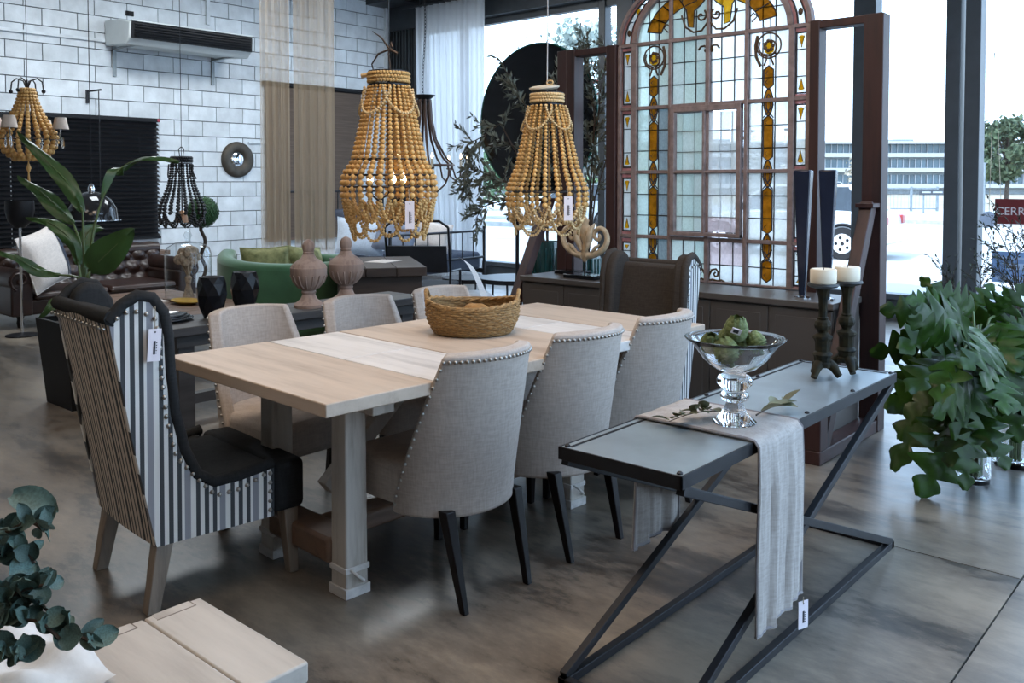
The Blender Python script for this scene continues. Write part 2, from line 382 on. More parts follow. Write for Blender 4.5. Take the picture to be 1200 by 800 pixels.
for i in range(4): part('pane', MB().span((-.9, 2.45 + i * 1.6375, 4.535), (1.2, 4.0375 + i * 1.6375, 4.545)), PANE, added_roof, smooth=0)
struct('wall_right', MB().span((1.4, -6.2, 3.7), (1.6, 9.75, 4.42)).span((1.4, -6.2, 0), (1.6, 1.6, 3.7)), PLASTER)
added_side = frame_of('added_side_window')  # side glazing added out of view to light the room from the right
part('kick_plate', MB().span((1.45, 1.6, 0), (1.55, 9.6, .18)), FRAME, added_side)
for i in range(4): part('post', MB().span((1.4, 1.6 + i * 2.6, 0), (1.6, 1.72 + i * 2.6, 3.7)), FRAME, added_side)
for i in range(3): part('pane', MB().span((1.495, 1.72 + i * 2.6, .18), (1.505, 4.2 + i * 2.6, 3.7)), PANE, added_side, smooth=0)
struct('wall_back', MB().span((-11.2, -6.4, 0), (1.6, -6.2, 4.42)), PLASTER)
struct('trim_3', MB().span((-10.9, 9.42, 3.79), (1.4, 9.75, 4.42)), STEEL)                 # steel beam over the glazing
struct('trim_4', MB().span((-10.9, 9.0, 4.16), (-10.2, 9.42, 4.30)).span((-10.9, 8.95, 4.3), (1.4, 9.42, 4.42)), STEEL)
# corrugated corner column
cc = MB().span((-10.88, 9.48, 0), (-10.36, 9.72, 3.79))
for i in range(7): cc.span((-10.86 + i * .072, 9.45, 0), (-10.825 + i * .072, 9.48, 3.79))
struct('column_corner', cc, STEEL)
# street glazing: kick plate, posts, panes
win = frame_of('window_1')
part('kick_plate', MB().span((-10.36, 9.58, 0), (1.4, 9.66, .22)), FRAME, win)
part('sill', MB().span((-10.36, 9.53, .20), (1.4, 9.70, .26)), FRAME, win, bevel=.006)
part('sash_rail', MB().span((-10.36, 9.57, 3.70), (1.4, 9.67, 3.80)), FRAME, win)
posts = [(-10.36, -10.2), (-9.40, -9.33), (-6.865, -6.76), (-6.55, -6.30), (-5.97, -5.33), (-3.53, -3.30), (-2.615, -2.48), (-2.44, -2.30), (.05, .32), (1.25, 1.4)]
for i, (a, b) in enumerate(posts):
    part('post', MB().span((a, 9.5 if b - a > .12 else 9.55, .0), (b, 9.70, 3.80)), COLUMN if b - a > .5 else FRAME, win, bevel=.006)
for i in range(len(posts) - 1):
    if posts[i + 1][0] - posts[i][1] > .1:
        part('pane', MB().span((posts[i][1], 9.615, .26), (posts[i + 1][0], 9.625, 3.70)), PANE, win, smooth=0)
# leaf axes of the plants: (base, tip) or midrib points
PHIL = [((-1.112, 4.45, 0.415), (-1.182, 4.196, 0.082)), ((-1.168, 4.522, 0.481), (-1.349, 4.232, 0.19)), ((-1.107, 4.335, 0.379), (-1.035, 4.209, 0.134)), ((-1.238, 4.64, 0.547), (-1.369, 4.342, 0.393)), ((-1.289, 4.719, 0.656), (-1.431, 4.579, 0.338)), ((-1.274, 4.734, 0.698), (-1.464, 4.445, 0.588)), ((-1.294, 4.836, 0.739), (-1.51, 4.649, 0.783)), ((-1.287, 4.961, 0.757), (-1.448, 4.945, 0.901)), ((-1.229, 4.893, 0.739), (-1.142, 4.977, 0.895)), ((-1.147, 4.846, 0.719), (-0.978, 4.885, 0.891)), ((-1.097, 4.648, 0.585), (-0.884, 4.606, 0.714)), ((-1.072, 4.548, 0.483), (-0.891, 4.584, 0.394)), ((-1.084, 4.531, 0.364), (-0.942, 4.469, 0.175)), ((-1.146, 4.61, 0.687), (-1.118, 4.274, 0.524)), ((-1.054, 4.691, 0.687), (-1.001, 4.372, 0.447)), ((-0.985, 4.63, 0.603), (-0.909, 4.563, 0.289)), ((-1.361, 4.897, 0.779), (-1.483, 4.783, 0.638)), ((-1.155, 4.721, 0.713), (-1.209, 4.327, 0.834)), ((-1.055, 4.692, 0.748), (-0.928, 4.445, 0.638)), ((-1.164, 4.472, 0.603), (-1.214, 4.074, 0.581)), ((-1.051, 4.453, 0.581), (-1.055, 4.203, 0.358)), ((-1.066, 4.915, 0.677), (-0.941, 5.029, 0.761)), ((-1.291, 4.952, 0.647), (-1.449, 5.057, 0.799)), ((-1.21, 5.026, 0.713), (-1.318, 5.172, 0.822)), ((-1.025, 4.824, 0.484), (-0.914, 4.919, 0.443)), ((-1.327, 4.795, 0.489), (-1.393, 4.725, 0.23)), ((-1.181, 4.688, 0.484), (-1.306, 4.566, 0.236)), ((-1.086, 4.769, 0.443), (-1.034, 4.804, 0.236)), ((-1.171, 4.354, 0.698), (-1.206, 4.093, 0.804)), ((-0.972, 4.409, 0.676), (-1.01, 4.14, 0.673)), ((-1.134, 4.371, 0.406), (-1.114, 4.146, 0.246)), ((-1.046, 4.448, 0.406), (-0.969, 4.275, 0.283)), ((-1.056, 4.33, 0.562), (-1.069, 4.019, 0.466)), ((-0.999, 4.381, 0.6), (-0.886, 4.181, 0.502)), ((-1.111, 4.404, 0.659), (-1.117, 4.041, 0.564)), ((-1.168, 4.477, 0.762), (-1.26, 4.159, 0.714)), ((-1.054, 4.457, 0.737), (-0.94, 4.198, 0.6)), ((-1.233, 4.525, 0.504), (-1.336, 4.306, 0.284)), ((-0.994, 4.746, 0.748), (-0.889, 4.594, 0.581)), ((-1.157, 4.724, 0.796), (-1.243, 4.536, 0.91)), ((-1.078, 4.791, 0.775), (-1.013, 4.737, 0.89)), ((-1.21, 4.561, 0.829), (-1.306, 4.362, 0.881))]
STREL = {'A': [(-5.692, 2.434, 0.798), (-5.705, 2.433, 1.012), (-5.715, 2.436, 1.237), (-5.787, 2.38, 1.414), (-5.925, 2.294, 1.575), (-6.091, 2.197, 1.743)], 'B': [(-5.724, 2.432, 0.796), (-5.768, 2.444, 1.009), (-5.86, 2.437, 1.157), (-5.97, 2.374, 1.277), (-6.086, 2.316, 1.375), (-6.224, 2.24, 1.463)], 'C': [(-5.697, 2.458, 0.823), (-5.71, 2.5, 1.117), (-5.724, 2.564, 1.321), (-5.704, 2.657, 1.496), (-5.622, 2.799, 1.585), (-5.502, 2.97, 1.559)], 'Dd': [(-5.582, 2.397, 0.809), (-5.568, 2.413, 0.872), (-5.51, 2.441, 0.937), (-5.417, 2.5, 1.033), (-5.314, 2.569, 1.139)], 'E': [(-5.61, 2.373, 0.809), (-5.624, 2.366, 0.915), (-5.631, 2.34, 1.047), (-5.675, 2.279, 1.138), (-5.737, 2.214, 1.19), (-5.813, 2.135, 1.206)], 'F': [(-5.857, 2.488, 0.781), (-5.97, 2.392, 0.825), (-6.034, 2.271, 0.869), (-6.072, 2.175, 0.944), (-6.148, 2.044, 1.002)], 'G': [(-5.496, 2.34, 0.795), (-5.533, 2.304, 0.743), (-5.543, 2.228, 0.714), (-5.544, 2.159, 0.68), (-5.588, 2.117, 0.619)], 'H': [(-5.789, 2.481, 0.787), (-5.848, 2.504, 0.946), (-5.902, 2.529, 1.053), (-5.921, 2.582, 1.117), (-5.912, 2.656, 1.114)]}
EUC = [[(-1.937, 0.636, 0.701), (-1.891, 0.652, 0.74), (-1.849, 0.676, 0.761), (-1.817, 0.69, 0.748)], [(-1.87, 0.612, 0.627), (-1.839, 0.639, 0.636), (-1.791, 0.667, 0.624), (-1.732, 0.69, 0.585), (-1.672, 0.716, 0.568)], [(-1.847, 0.604, 0.604), (-1.824, 0.626, 0.637), (-1.799, 0.648, 0.653), (-1.769, 0.675, 0.661)], [(-1.802, 0.587, 0.544), (-1.778, 0.608, 0.552), (-1.746, 0.623, 0.55)], [(-1.961, 0.64, 0.659), (-1.939, 0.659, 0.676), (-1.907, 0.688, 0.679), (-1.894, 0.699, 0.659)], [(-1.825, 0.596, 0.59), (-1.795, 0.623, 0.601), (-1.748, 0.65, 0.606), (-1.707, 0.672, 0.579)]]
SPR = [[(-1.365, 6.746, 0.638), (-1.391, 6.732, 0.81), (-1.429, 6.705, 0.954), (-1.475, 6.671, 1.069), (-1.507, 6.646, 1.143)], [(-1.365, 6.746, 0.638), (-1.409, 6.717, 0.839), (-1.472, 6.667, 0.925), (-1.516, 6.631, 0.982)], [(-1.365, 6.746, 0.627), (-1.329, 6.792, 0.925), (-1.353, 6.776, 1.04)], [(-1.608, 6.666, 0.625), (-1.588, 6.688, 0.712), (-1.604, 6.679, 0.829)], [(-1.695, 6.589, 0.625), (-1.728, 6.565, 0.712), (-1.783, 6.521, 0.788)], [(-1.379, 6.735, 0.667), (-1.442, 6.686, 0.782), (-1.478, 6.656, 0.822)], [(-1.365, 6.746, 0.638), (-1.397, 6.799, 0.921), (-1.432, 6.778, 1.141)]]
# ------------------------------------------------------------------ dining table
TBX0, TBX1 = -3.19, -2.135
t = thing('dining_table', 'long bleached oak trestle dining table with two whitewashed strips across its top', 'table', (-2.605, 2.66, 0), R(-3))
def lx(a): return a + 2.66
def ly(a): return a - 2.66
ti = 0
for (y0, y1, nb, wt) in ((1.63, 2.055, 1, 0), (2.062, 2.405, 2, 1), (2.410, 3.02, 1, 0), (3.025, 3.31, 2, 1), (3.315, 3.70, 1, 0)):
    for j in range(nb):
        a = TBX0 + (TBX1 - TBX0) * j / nb; b = TBX0 + (TBX1 - TBX0) * (j + 1) / nb
        part('plank', MB().span((lx(a) + .0015, ly(y0), .727), (lx(b) - .0015, ly(y1), .77 - .001 * wt)), OAKWHITE if wt else OAK, t, 'whitewashed plank' if wt else None, bevel=.004)
for x in (-2.46, -2.93):
    part('apron', MB().span((lx(x) - .04, ly(1.78), .675), (lx(x) + .04, ly(3.55), .727)), OAKPALE, t, bevel=.004)
for y in (1.94, 3.12):
    part('apron', MB().span((lx(-3.05), ly(y) - .045, .66), (lx(-2.26), ly(y) + .045, .727)), OAKPALE, t, bevel=.004)
    for x in (-2.46, -2.93):
        lg = part('leg', MB().taper((lx(x), ly(y), .0), (lx(x), ly(y), .665), (.092, .092), (.086, .086)), OAKPALE, t, bevel=.006)
        part('leg_wrap', MB().span((lx(x) - .052, ly(y) - .052, .0), (lx(x) + .052, ly(y) + .052, .035)).span((lx(x) - .05, ly(y) - .05, .085), (lx(x) + .05, ly(y) + .05, .105)).tube([(lx(x) + .05, ly(y) - .03, .1), (lx(x) + .075, ly(y) - .02, .085), (lx(x) + .07, ly(y) + .01, .06), (lx(x) + .05, ly(y) + .02, .05)], .006, 6), OAKWHITE, lg, bevel=.004)
    part('stretcher', MB().span((lx(-2.9), ly(y) - .06, .10), (lx(-2.5), ly(y) + .06, .19)), BROWNWOOD, t, 'bare brown stretcher low between the legs', bevel=.012)
part('stretcher', MB().span((lx(-2.75), ly(1.98), .11), (lx(-2.63), ly(3.08), .18)), BROWNWOOD, t, bevel=.012)
for y, s in ((1.99, 1), (3.07, -1)):
    part('brace', MB().bar((lx(-2.68), ly(y), .30), (lx(-2.68), ly(y) + s * .42, .66), .05, .06), OAKPALE, t, bevel=.004)

# ------------------------------------------------------------------ upholstered dining chairs
def shell_pt(u, v):
    """back shell of the dining chair: u across (-1..1), v up (0..1); chair faces +y"""
    th = u * R(92 - 36 * max(0, v) ** 1.2)
    z = .30 + .55 * v + .012 * cos(th) * v
    r = .255 + .01 * v
    return Vector((r * sin(th) * (.98 - .02 * v), -.02 - .235 * cos(th) - .09 * max(0, v - .1), z)), th
def shell_n(u, v):
    a, _ = shell_pt(u + .01, v); b, _ = shell_pt(u - .01, v); c, _ = shell_pt(u, v + .01); d, _ = shell_pt(u, v - .01)
    return (a - b).cross(c - d).normalized()
def dining_chair(name, label, fab, group):
    t = thing(name, label, 'chair', group=group)
    def fn(u, v):
        uu = 2 * u - 1; p, th = shell_pt(uu, v); n = shell_n(uu, v)
        return p, n * (1 if n.y > 0 or abs(uu) > .8 else -1)
    def inward(u, v):
        uu = 2 * u - 1; p, _ = shell_pt(uu, v); n = shell_n(uu, v); c = Vector((0, .02, p.z)) - p
        return p, (n if n.dot(c) > 0 else -n)
    part('backrest', MB().sheet(inward, 28, 14, .055), fab, t, bevel=.012, seg=3, smooth=50)
    sm = MB(); N = 12
    def seat_outline(k):
        pts = []
        for i in range(9):
            a = PI + PI * i / 8; pts.append((.235 * cos(a) * k, -.02 + .215 * sin(a) * k))
        return pts + [(.245 * k, .27 * k), (.18 * k, .305 * k), (-.18 * k, .305 * k), (-.245 * k, .27 * k)]
    sm.prism(seat_outline(1.0), .315, .46, 2)
    part('seat', sm, fab, t, bevel=.03, seg=4, smooth=60)
    nb = MB()
    def stud(u, v):
        p, _ = shell_pt(u, v); n = shell_n(u, v); c = Vector((0, .02, p.z)) - p
        if n.dot(c) > 0: n = -n
        q = p + n * .002; nb.ball(q, .0068, 7, 4)
    for i in range(25): stud(-.95 + 1.9 * i / 24, .965)
    for i in range(17):
        for s in (-1, 1): stud(s * .955, .06 + .86 * i / 16)
    part('nailhead_trim', nb, NAIL, t, kind='stuff', smooth=60)
    for s in (-1, 1):
        part('leg', MB().taper((s * .155, -.275, 0), (s * .165, -.20, .33), (.024, .026), (.042, .044)), LEGBLACK, t, bevel=.004)
        part('leg', MB().taper((s * .205, .25, 0), (s * .20, .245, .33), (.026, .026), (.044, .044)), LEGBLACK, t, bevel=.004)
    return t
ch = None
near_lab = ('grey linen dining chair with nailheads, its back to us nearest the striped armchair', 'grey linen dining chair with nailheads in the middle of the row beside the iron console', 'grey linen dining chair with nailheads nearest the glass bowl and taupe cabinet')
far_lab = ('cream linen dining chair across the table, in front of the black faceted vases', 'cream linen dining chair across the table, in front of the turned wooden urns', 'cream linen dining chair across the table, behind the woven basket')
for i, y in enumerate((2.24, 2.79, 3.31)):
    if ch is None:
        ch = dining_chair('dining_chair', near_lab[0], LINEN, 'upholstered dining chairs'); ch.location = (-2.295, y, 0); ch.rotation_euler = (0, 0, R(88))
    else: copy_tree(ch, near_lab[i], (-2.29 + .014 * i, y, 0), R(90 + (3, -2, 2)[i]))
for i, (x, y) in enumerate(((-3.28, 2.23), (-3.20, 2.77), (-3.17, 3.32))):
    copy_tree(ch, far_lab[i], (x, y, 0), R(-90 + (2, -2, 3)[i]))

# ------------------------------------------------------------------ wing chairs
SIDE = [(-.235, .225), (.17, .235), (.17, .425), (.05, .405), (-.04, .40), (-.10, .44), (-.14, .53), (-.17, .66), (-.185, .80), (-.19, .92), (-.205, 1.0), (-.24, 1.05), (-.285, 1.06), (-.33, 1.035), (-.375, .985), (-.31, .60)]
def side_x(y, z):   # half width of the chair at a point of its side
    return .262 + .045 * (y + .30) / .47 + .012 * (z - .5)
def wing_chair(label, dark, studs):
    t = thing('wingback_armchair', label, 'armchair')
    for s in (-1, 1):
        mb = MB(); n = len(SIDE)
        vs = [(s * side_x(y, z), y, z) for y, z in SIDE] + [(s * (side_x(y, z) - .02), y, z) for y, z in SIDE]
        mb.add(vs, [tuple(range(n)), tuple(range(2 * n - 1, n - 1, -1))] + [(i, (i + 1) % n, n + (i + 1) % n, n + i) for i in range(n)])
        part('side_panel', mb, SIDESTRIPE, t, smooth=20)
        # padded inside of the wing
        inner = [(-.20, .28), (.15, .28), (.15, .42), (.05, .40), (-.04, .41), (-.09, .45), (-.13, .54), (-.155, .67), (-.17, .80), (-.178, .92), (-.195, 1.0), (-.235, 1.055), (-.285, 1.068), (-.33, 1.04), (-.35, .98), (-.28, .6)]
        m2 = MB(); k = len(inner)
        m2.add([(s * (side_x(y, z) - .021), y, z) for y, z in inner] + [(s * (side_x(y, z) - .085), y, z) for y, z in inner], [tuple(range(k)), tuple(range(2 * k - 1, k - 1, -1))] + [(i, (i + 1) % k, k + (i + 1) % k, k + i) for i in range(k)])
        part('wing', m2, dark, t, 'dark padded inner wing', bevel=.02, seg=3, smooth=50)
        roll = [(s * (side_x(y, z) - .012), y, z) for y, z in SIDE[2:15]]
        part('wing_roll', MB().tube(roll, .021, 8), dark, t, 'dark padded edge roll', smooth=60)
        nb = MB(); path = [Vector((s * (side_x(y, z) + .001), y, z)) for y, z in [(.155, .26), (.155, .40)] + [(y - (.03 if z > .45 else .0), z - (.045 if z < .44 or z > 1.0 else .015)) for y, z in SIDE[3:14]]]
        d = 0
        for a, b in zip(path, path[1:]):
            L = (b - a).length
            while d < L: nb.ball(a + (b - a) * (d / L), .0085, 7, 4); d += .033
            d -= L
        part('nailhead_trim', nb, NAIL, t, kind='stuff', smooth=60)
    def back_out(u, v):
        x = (2 * u - 1); z = .225 + v * .76; y = -.235 - .14 * v ** 1.1
        return Vector((x * side_x(y, z), y - .012 * (1 - x * x), z)), (0, 1, 0)
    part('back_panel', MB().sheet(back_out, 12, 8, .02), BACKSTRIPE, t, smooth=40)
    def back_in(u, v):
        x = 2 * u - 1; z = .40 + v * .60; y = -.235 - .125 * v
        return Vector((x * .245, y + .02 * (1 - x * x) * (1 - v * .5), z)), (0, 1, 0)
    part('backrest', MB().sheet(back_in, 10, 6, .07), dark, t, 'dark padded inside back', bevel=.02, seg=3, smooth=50)
    part('back_roll', MB().tube([(x * .262, -.365, .995) for x in (-1, -.5, 0, .5, 1)], .026, 8), dark, t, smooth=60)
    nb = MB()
    for i in range(15): nb.ball((-.25 + .5 * i / 14, -.389, .962), .0075, 7, 4)
    part('nailhead_trim', nb, NAIL, t, kind='stuff', smooth=60)
    part('seat', MB().span((-.265, -.22, .23), (.265, .26, .412)).span((-.30, .175, .235), (.30, .30, .420)), dark, t, 'dark seat with a square front', bevel=.025, seg=3, smooth=50)
    for s in (-1, 1):
        part('leg', MB().taper((s * .235, -.245, 0), (s * .225, -.20, .235), (.044, .044), (.058, .058)), LEGGREY, t, bevel=.004)
        part('leg', MB().taper((s * .275, .255, 0), (s * .265, .245, .24), (.036, .036), (.056, .056)), LEGGREY, t, bevel=.004)
    return t
w1 = wing_chair('striped wingback armchair with charcoal seat and hang tag, back turned, at the near table end', DARKLINEN, 1)
w1.location = (-3.03, 1.665, 0); w1.rotation_euler = (0, 0, R(-5))
price_tag(w1, (.293, -.245, .90), .042, .105, R(90), (.0, .01, .125), R(4))
w2 = wing_chair('dark brown wingback armchair with striped sides facing us at the far table end', BROWNLINEN, 1)
w2.location = (-2.65, 3.92, 0); w2.scale = (.975, .975, .975); w2.rotation_euler = (0, 0, R(180))

# ------------------------------------------------------------------ basket on the table
t = thing('woven_basket', 'round seagrass basket with two loop handles standing on the dining table', 'basket', (-2.68, 2.80, .77), R(40))
bw = MB(); rows = 13
for i in range(rows):
    v = i / (rows - 1); z = .010 + .118 * v; r = .165 + .035 * sin(min(1, v * 1.3) * PI / 2) - .006 * max(0, v - .8)
    pts = [((r + .0035 * sin(21 * a + (PI if i % 2 else 0))) * cos(a), (r + .0035 * sin(21 * a + (PI if i % 2 else 0))) * sin(a) * .93, z) for a in [2 * PI * j / 84 for j in range(84)]]
    bw.tube(pts, .0062, 5, True)
part('basket_side', bw, WICKER, t, kind='stuff', smooth=60)
part('basket_base', MB().lathe([(.0, .004), (.165, .004), (.168, .012), (0, .012)], 32, sq=.93), WICKER, t)
rim = MB()
for q in range(2):
    rim.tube([((.198 + .006 * cos(14 * a + q * PI)) * cos(a), (.198 + .006 * cos(14 * a + q * PI)) * sin(a) * .93, .133 + .004 * sin(14 * a + q * PI) + .012 * cos(2 * a)) for a in [2 * PI * j / 90 for j in range(90)]], .008, 5, True)
part('rim', rim, WICKER, t, smooth=60)
for s in (-1, 1):
    part('handle', MB().tube([(s * (.190 + .012 * sin(k * PI / 8)), -.065 + .13 * k / 8, .125 + .062 * sin(k * PI / 8)) for k in range(9)], .009, 6), WICKER, t, smooth=60)
for i, (x, y, r) in enumerate(((.03, .01, .052), (-.05, .05, .047), (.09, -.04, .044), (-.02, -.07, .045), (.06, .08, .045))):
    o = part('rattan_ball', MB().ball((0, 0, 0), r, 14, 9), M('rattan ball', (.36, .19, .06), .8, var=.4, scale=30, bmp=.8), None)
    o.location = (-2.68 + x, 2.80 + y, .795 + r); tag(o, ('biggest brown rattan ball in the middle of the seagrass basket', 'brown rattan ball in the seagrass basket, on the side of the green sofa', 'brown rattan ball in the seagrass basket, on the side of the iron console', 'brown rattan ball in the seagrass basket, on the side of the striped armchair', 'brown rattan ball in the seagrass basket, on the side of the sideboard')[i], 'ball', 'rattan balls in the basket')

# ------------------------------------------------------------------ iron console
t = thing('console_table', 'low black iron console table with crossed legs and riveted zinc top', 'console table', (-1.337, 2.76, 0))
X0, X1, Y0, Y1, H = -.198, .198, -.81, .81, .685
part('top_panel', MB().span((X0 + .004, Y0 + .004, H - .012), (X1 - .004, Y1 - .004, H)), ZINC, t, 'grey zinc top sheet')
for a, b in (((X0, Y0, H - .035), (X0 + .006, Y1, H + .0015)), ((X1 - .006, Y0, H - .035), (X1, Y1, H + .0015)), ((X0, Y0, H - .035), (X1, Y0 + .006, H + .0015)), ((X0, Y1 - .006, H - .035), (X1, Y1, H + .0015))):
    part('top_rail', MB().span(a, b), IRON, t, bevel=.001)
part('top_trim', MB().span((X0 + .026, Y0 + .02, H), (X0 + .034, Y1 - .02, H + .002)).span((X0 + .03, Y1 - .034, H), (X1 - .03, Y1 - .026, H + .002)), BLACK, t)
for i in range(5):
    for x in (X0 + .018, X1 - .018):
        part('rivet', MB().lathe([(.0085, 0), (.008, .004), (.004, .007), (0, .0075)], 8, (x, Y0 + .02 + (Y1 - Y0 - .04) * i / 4, H)), IRON, t)
for x in (X0 + .013, X1 - .013):
    part('base_rail', MB().span((x - .013, Y0, 0), (x + .013, Y1, .026)), IRON, t, bevel=.002)
    part('cross_brace', MB().bar((x, Y0 + .015, .645), (x, Y1 - .015, .025), .024, .026), IRON, t, bevel=.002)
    part('cross_brace', MB().bar((x - .003, Y1 - .015, .645), (x - .003, Y0 + .015, .025), .024, .026), IRON, t, bevel=.002)
for y in (Y0 + .013, Y1 - .013):
    part('end_rail', MB().span((X0, y - .013, 0), (X1, y + .013, .026)), IRON, t, bevel=.002)
# runner draped over the console
t_r = None
def runner_pt(u, v):
    """u along the cloth over the console's width, v across it"""
    L0, LT, L1 = .44, .402, .56; s = u * (L0 + LT + L1); y = 2.345 + (v * .30)
    k = sin(v * 24 + 1 + u * 3) * .007 + sin(v * 9 + u * 2) * .009 + .004 * sin(v * 43 + 5 * u)
    if s < L0:
        d = L0 - s; z = .693 - d; x = -1.541 - .006 + k * min(1, d * 5) - .03 * d; return Vector((x, y + .02 * d, z))
    s -= L0
    if s < LT:
        e = min(s, LT - s); return Vector((-1.538 + s, y, .6905 + .0008 * sin(v * 16 + s * 9) - max(0, .008 - e) * .35))
    d = s - LT; x = -1.130 + abs(k) * min(1, d * 6) + .006 + .02 * d; return Vector((x, y - .05 * d + .01 * sin(d * 7) * v, .693 - d * (1 - .06 * v)))
mb = MB(); nu, nv = 60, 28
def rfn(u, v):
    p = runner_pt(u, v); a = runner_pt(min(1, u + .01), v) - runner_pt(max(0, u - .01), v); b = runner_pt(u, min(1, v + .01)) - runner_pt(u, max(0, v - .01))
    n = a.cross(b).normalized(); return p, n
rt = thing('table_runner', 'washed natural linen runner hanging over both sides of the iron console', 'runner', (0, 0, 0))
part('cloth', MB().sheet(rfn, nu, nv, .0035), RUNNER, rt, smooth=60)
hem = MB()
for v in (.012, .988): hem.tube([runner_pt(i / 60, v) + Vector((.0, 0, .002)) for i in range(61)], .005, 5)
for u in (.004, .996): hem.tube([runner_pt(u, i / 20) for i in range(21)], .006, 5)
part('hem', hem, M('greyed hem', (.27, .25, .255), .9), rt, 'darker grey stitched hem', smooth=60)
price_tag(rt, (-1.088, 2.585, .115), .040, .085, R(70), (-.01, -.01, .06))

# ------------------------------------------------------------------ things on the console
GB = (-1.265, 2.475)
t = thing('footed_glass_bowl', 'clear footed glass bowl of artichokes standing on the linen runner', 'bowl', (*GB, .6955))
foot = [(0, 0), (.064, 0), (.066, .004), (.055, .014), (.038, .032), (.027, .055), (.024, .064), (.040, .072), (.044, .082), (.038, .092), (.028, .098), (.040, .106), (.052, .118), (.055, .130), (.048, .142), (.030, .150), (0, .152)]
part('stem_foot', MB().lathe(foot, 32), GLASS, t, smooth=60)
bowl = [(0, .153), (.03, .154), (.062, .166), (.093, .192), (.115, .222), (.134, .246), (.150, .256), (.152, .260), (.147, .261), (.130, .253), (.109, .228), (.088, .199), (.058, .173), (.028, .161), (0, .160)]
part('bowl', MB().lathe(bowl, 40), GLASS, t, smooth=60)
ART = M('artichoke', (.125, .16, .048), .7, var=.45, scale=30, bmp=.4)
def artichoke():
    root = thing('artichoke', '', 'artichoke')
    def sc(u, v):
        w = .0125 * (1 - max(0, v - .45) ** 2 * 2.6); x = (2 * u - 1) * w
        return Vector((x, .005 * (1 - (2 * u - 1) ** 2) + .004 * v - .010 * v * v, v * .021))
    sm = MB().grid(sc, 4, 4).mesh('scale', ART)
    part('heart', MB().ball((0, 0, .036), .029, 12, 8, (1, 1, 1.1)), ART, root, smooth=60)
    for ring in range(8):
        ph = R(-62 + ring * 19); n = max(3, int(13 * cos(ph) + .5)); r = .0295 * cos(ph); z = .036 + .031 * sin(ph) - .006
        for k in range(n):
            a = 2 * PI * (k + .5 * (ring % 2)) / n
            put('scale', sm, root, (r * cos(a), r * sin(a), z), (max(R(-60), -ph * .75) * -1 + R(-8) if False else R(18) - max(-.6, ph) * .55, 0, a - PI / 2))
    part('stalk', MB().cyl((0, 0, -.010), (0, 0, .012), .007, n=8), STEM, root)
    return root
labs = ('artichoke on top of the pile in the footed glass bowl, with a small tag', 'artichoke at the left of the footed glass bowl, beside the tallest one', 'artichoke low at the front of the footed glass bowl', 'artichoke at the right of the footed glass bowl', 'artichoke at the back of the pile in the footed glass bowl', 'small artichoke tucked between the tallest one and the left ones in the glass bowl')
pos = ((-.005, .004, .240, .1, .2), (-.070, -.034, .208, .5, -.4), (.016, -.052, .184, -.3, .3), (.066, .044, .210, .3, .5), (-.03, .055, .196, -.4, .1), (-.045, .020, .212, .2, .3))
for i, (x, y, z, rx, ry) in enumerate(pos):
    a = artichoke() if i == 0 else copy_tree(art0, labs[i], (0, 0, 0))
    if i == 0: art0 = a
    a['label'] = labs[i]; a['group'] = 'artichokes in the glass bowl'
    a.location = (GB[0] + x, GB[1] + y, .6955 + z + .008); a.rotation_euler = (rx, ry, i * 1.3); a.scale = (1.12, 1.12, 1.0) if i in (0, 2) else (.92, .92, .84)
tg = part('small_tag', MB().box((.022, -.042, .05), (.026, .002, .02), (.3, .2, .5)), TAG, art0, 'tiny white printed tag')
part('tag_print', MB().box((.0215, -.0436, .05), (.014, .001, .012), (.3, .2, .5)), INK, tg)
# eucalyptus sprigs by the bowl
def leafmesh(name, L, W, mat, curl=.25, n=6, tip=1.0, round_=False):
    def fn(u, v):
        w = W * (sin(PI * min(1, v * .96 + .03)) ** (.55 if round_ else .8)) * (1 if round_ else (1 - .35 * v))
        x = (2 * u - 1) * w
        return Vector((x, v * L, abs(2 * u - 1) ** 1.5 * w * .35 - curl * L * v * v * .5))
    return MB().grid(fn, 4, n).mesh(name, mat, 60)
EL = leafmesh('leaf', .072, .021, M('dried eucalyptus', (.15, .155, .085), .6, var=.35), .3)
def sprig(label, base, tip, n, seed):
    r = random.Random(seed); b = Vector(base); q = Vector(tip); root = thing('eucalyptus_sprig', label, 'sprig', b)
    d = q - b; pts = [d * (i / 8) + Vector((0, 0, .010 * sin(i / 8 * PI))) for i in range(9)]
    part('twig', MB().tube(pts, [.003 - .0018 * i / 8 for i in range(9)], 5), TWIG, root)
    for i in range(n):
        f = .15 + .85 * i / (n - 1); p = d * f + Vector((0, 0, .010 * sin(f * PI) + .004))
        put('leaf', EL, root, p, (R(r.uniform(8, 45)), R(r.uniform(-25, 25)), math.atan2(d.y, d.x) - PI / 2 + r.choice((-1, 1)) * R(r.uniform(20, 75))), (1, r.uniform(.7, 1.1), 1))
sprig('dried eucalyptus sprig lying left of the glass bowl foot on the runner', (-1.35, 2.53, .704), (-1.40, 2.32, .705), 12, 3)
sprig('dried eucalyptus sprig lying right of the glass bowl foot by the zinc', (-1.24, 2.57, .702), (-1.22, 2.74, .703), 8, 5)
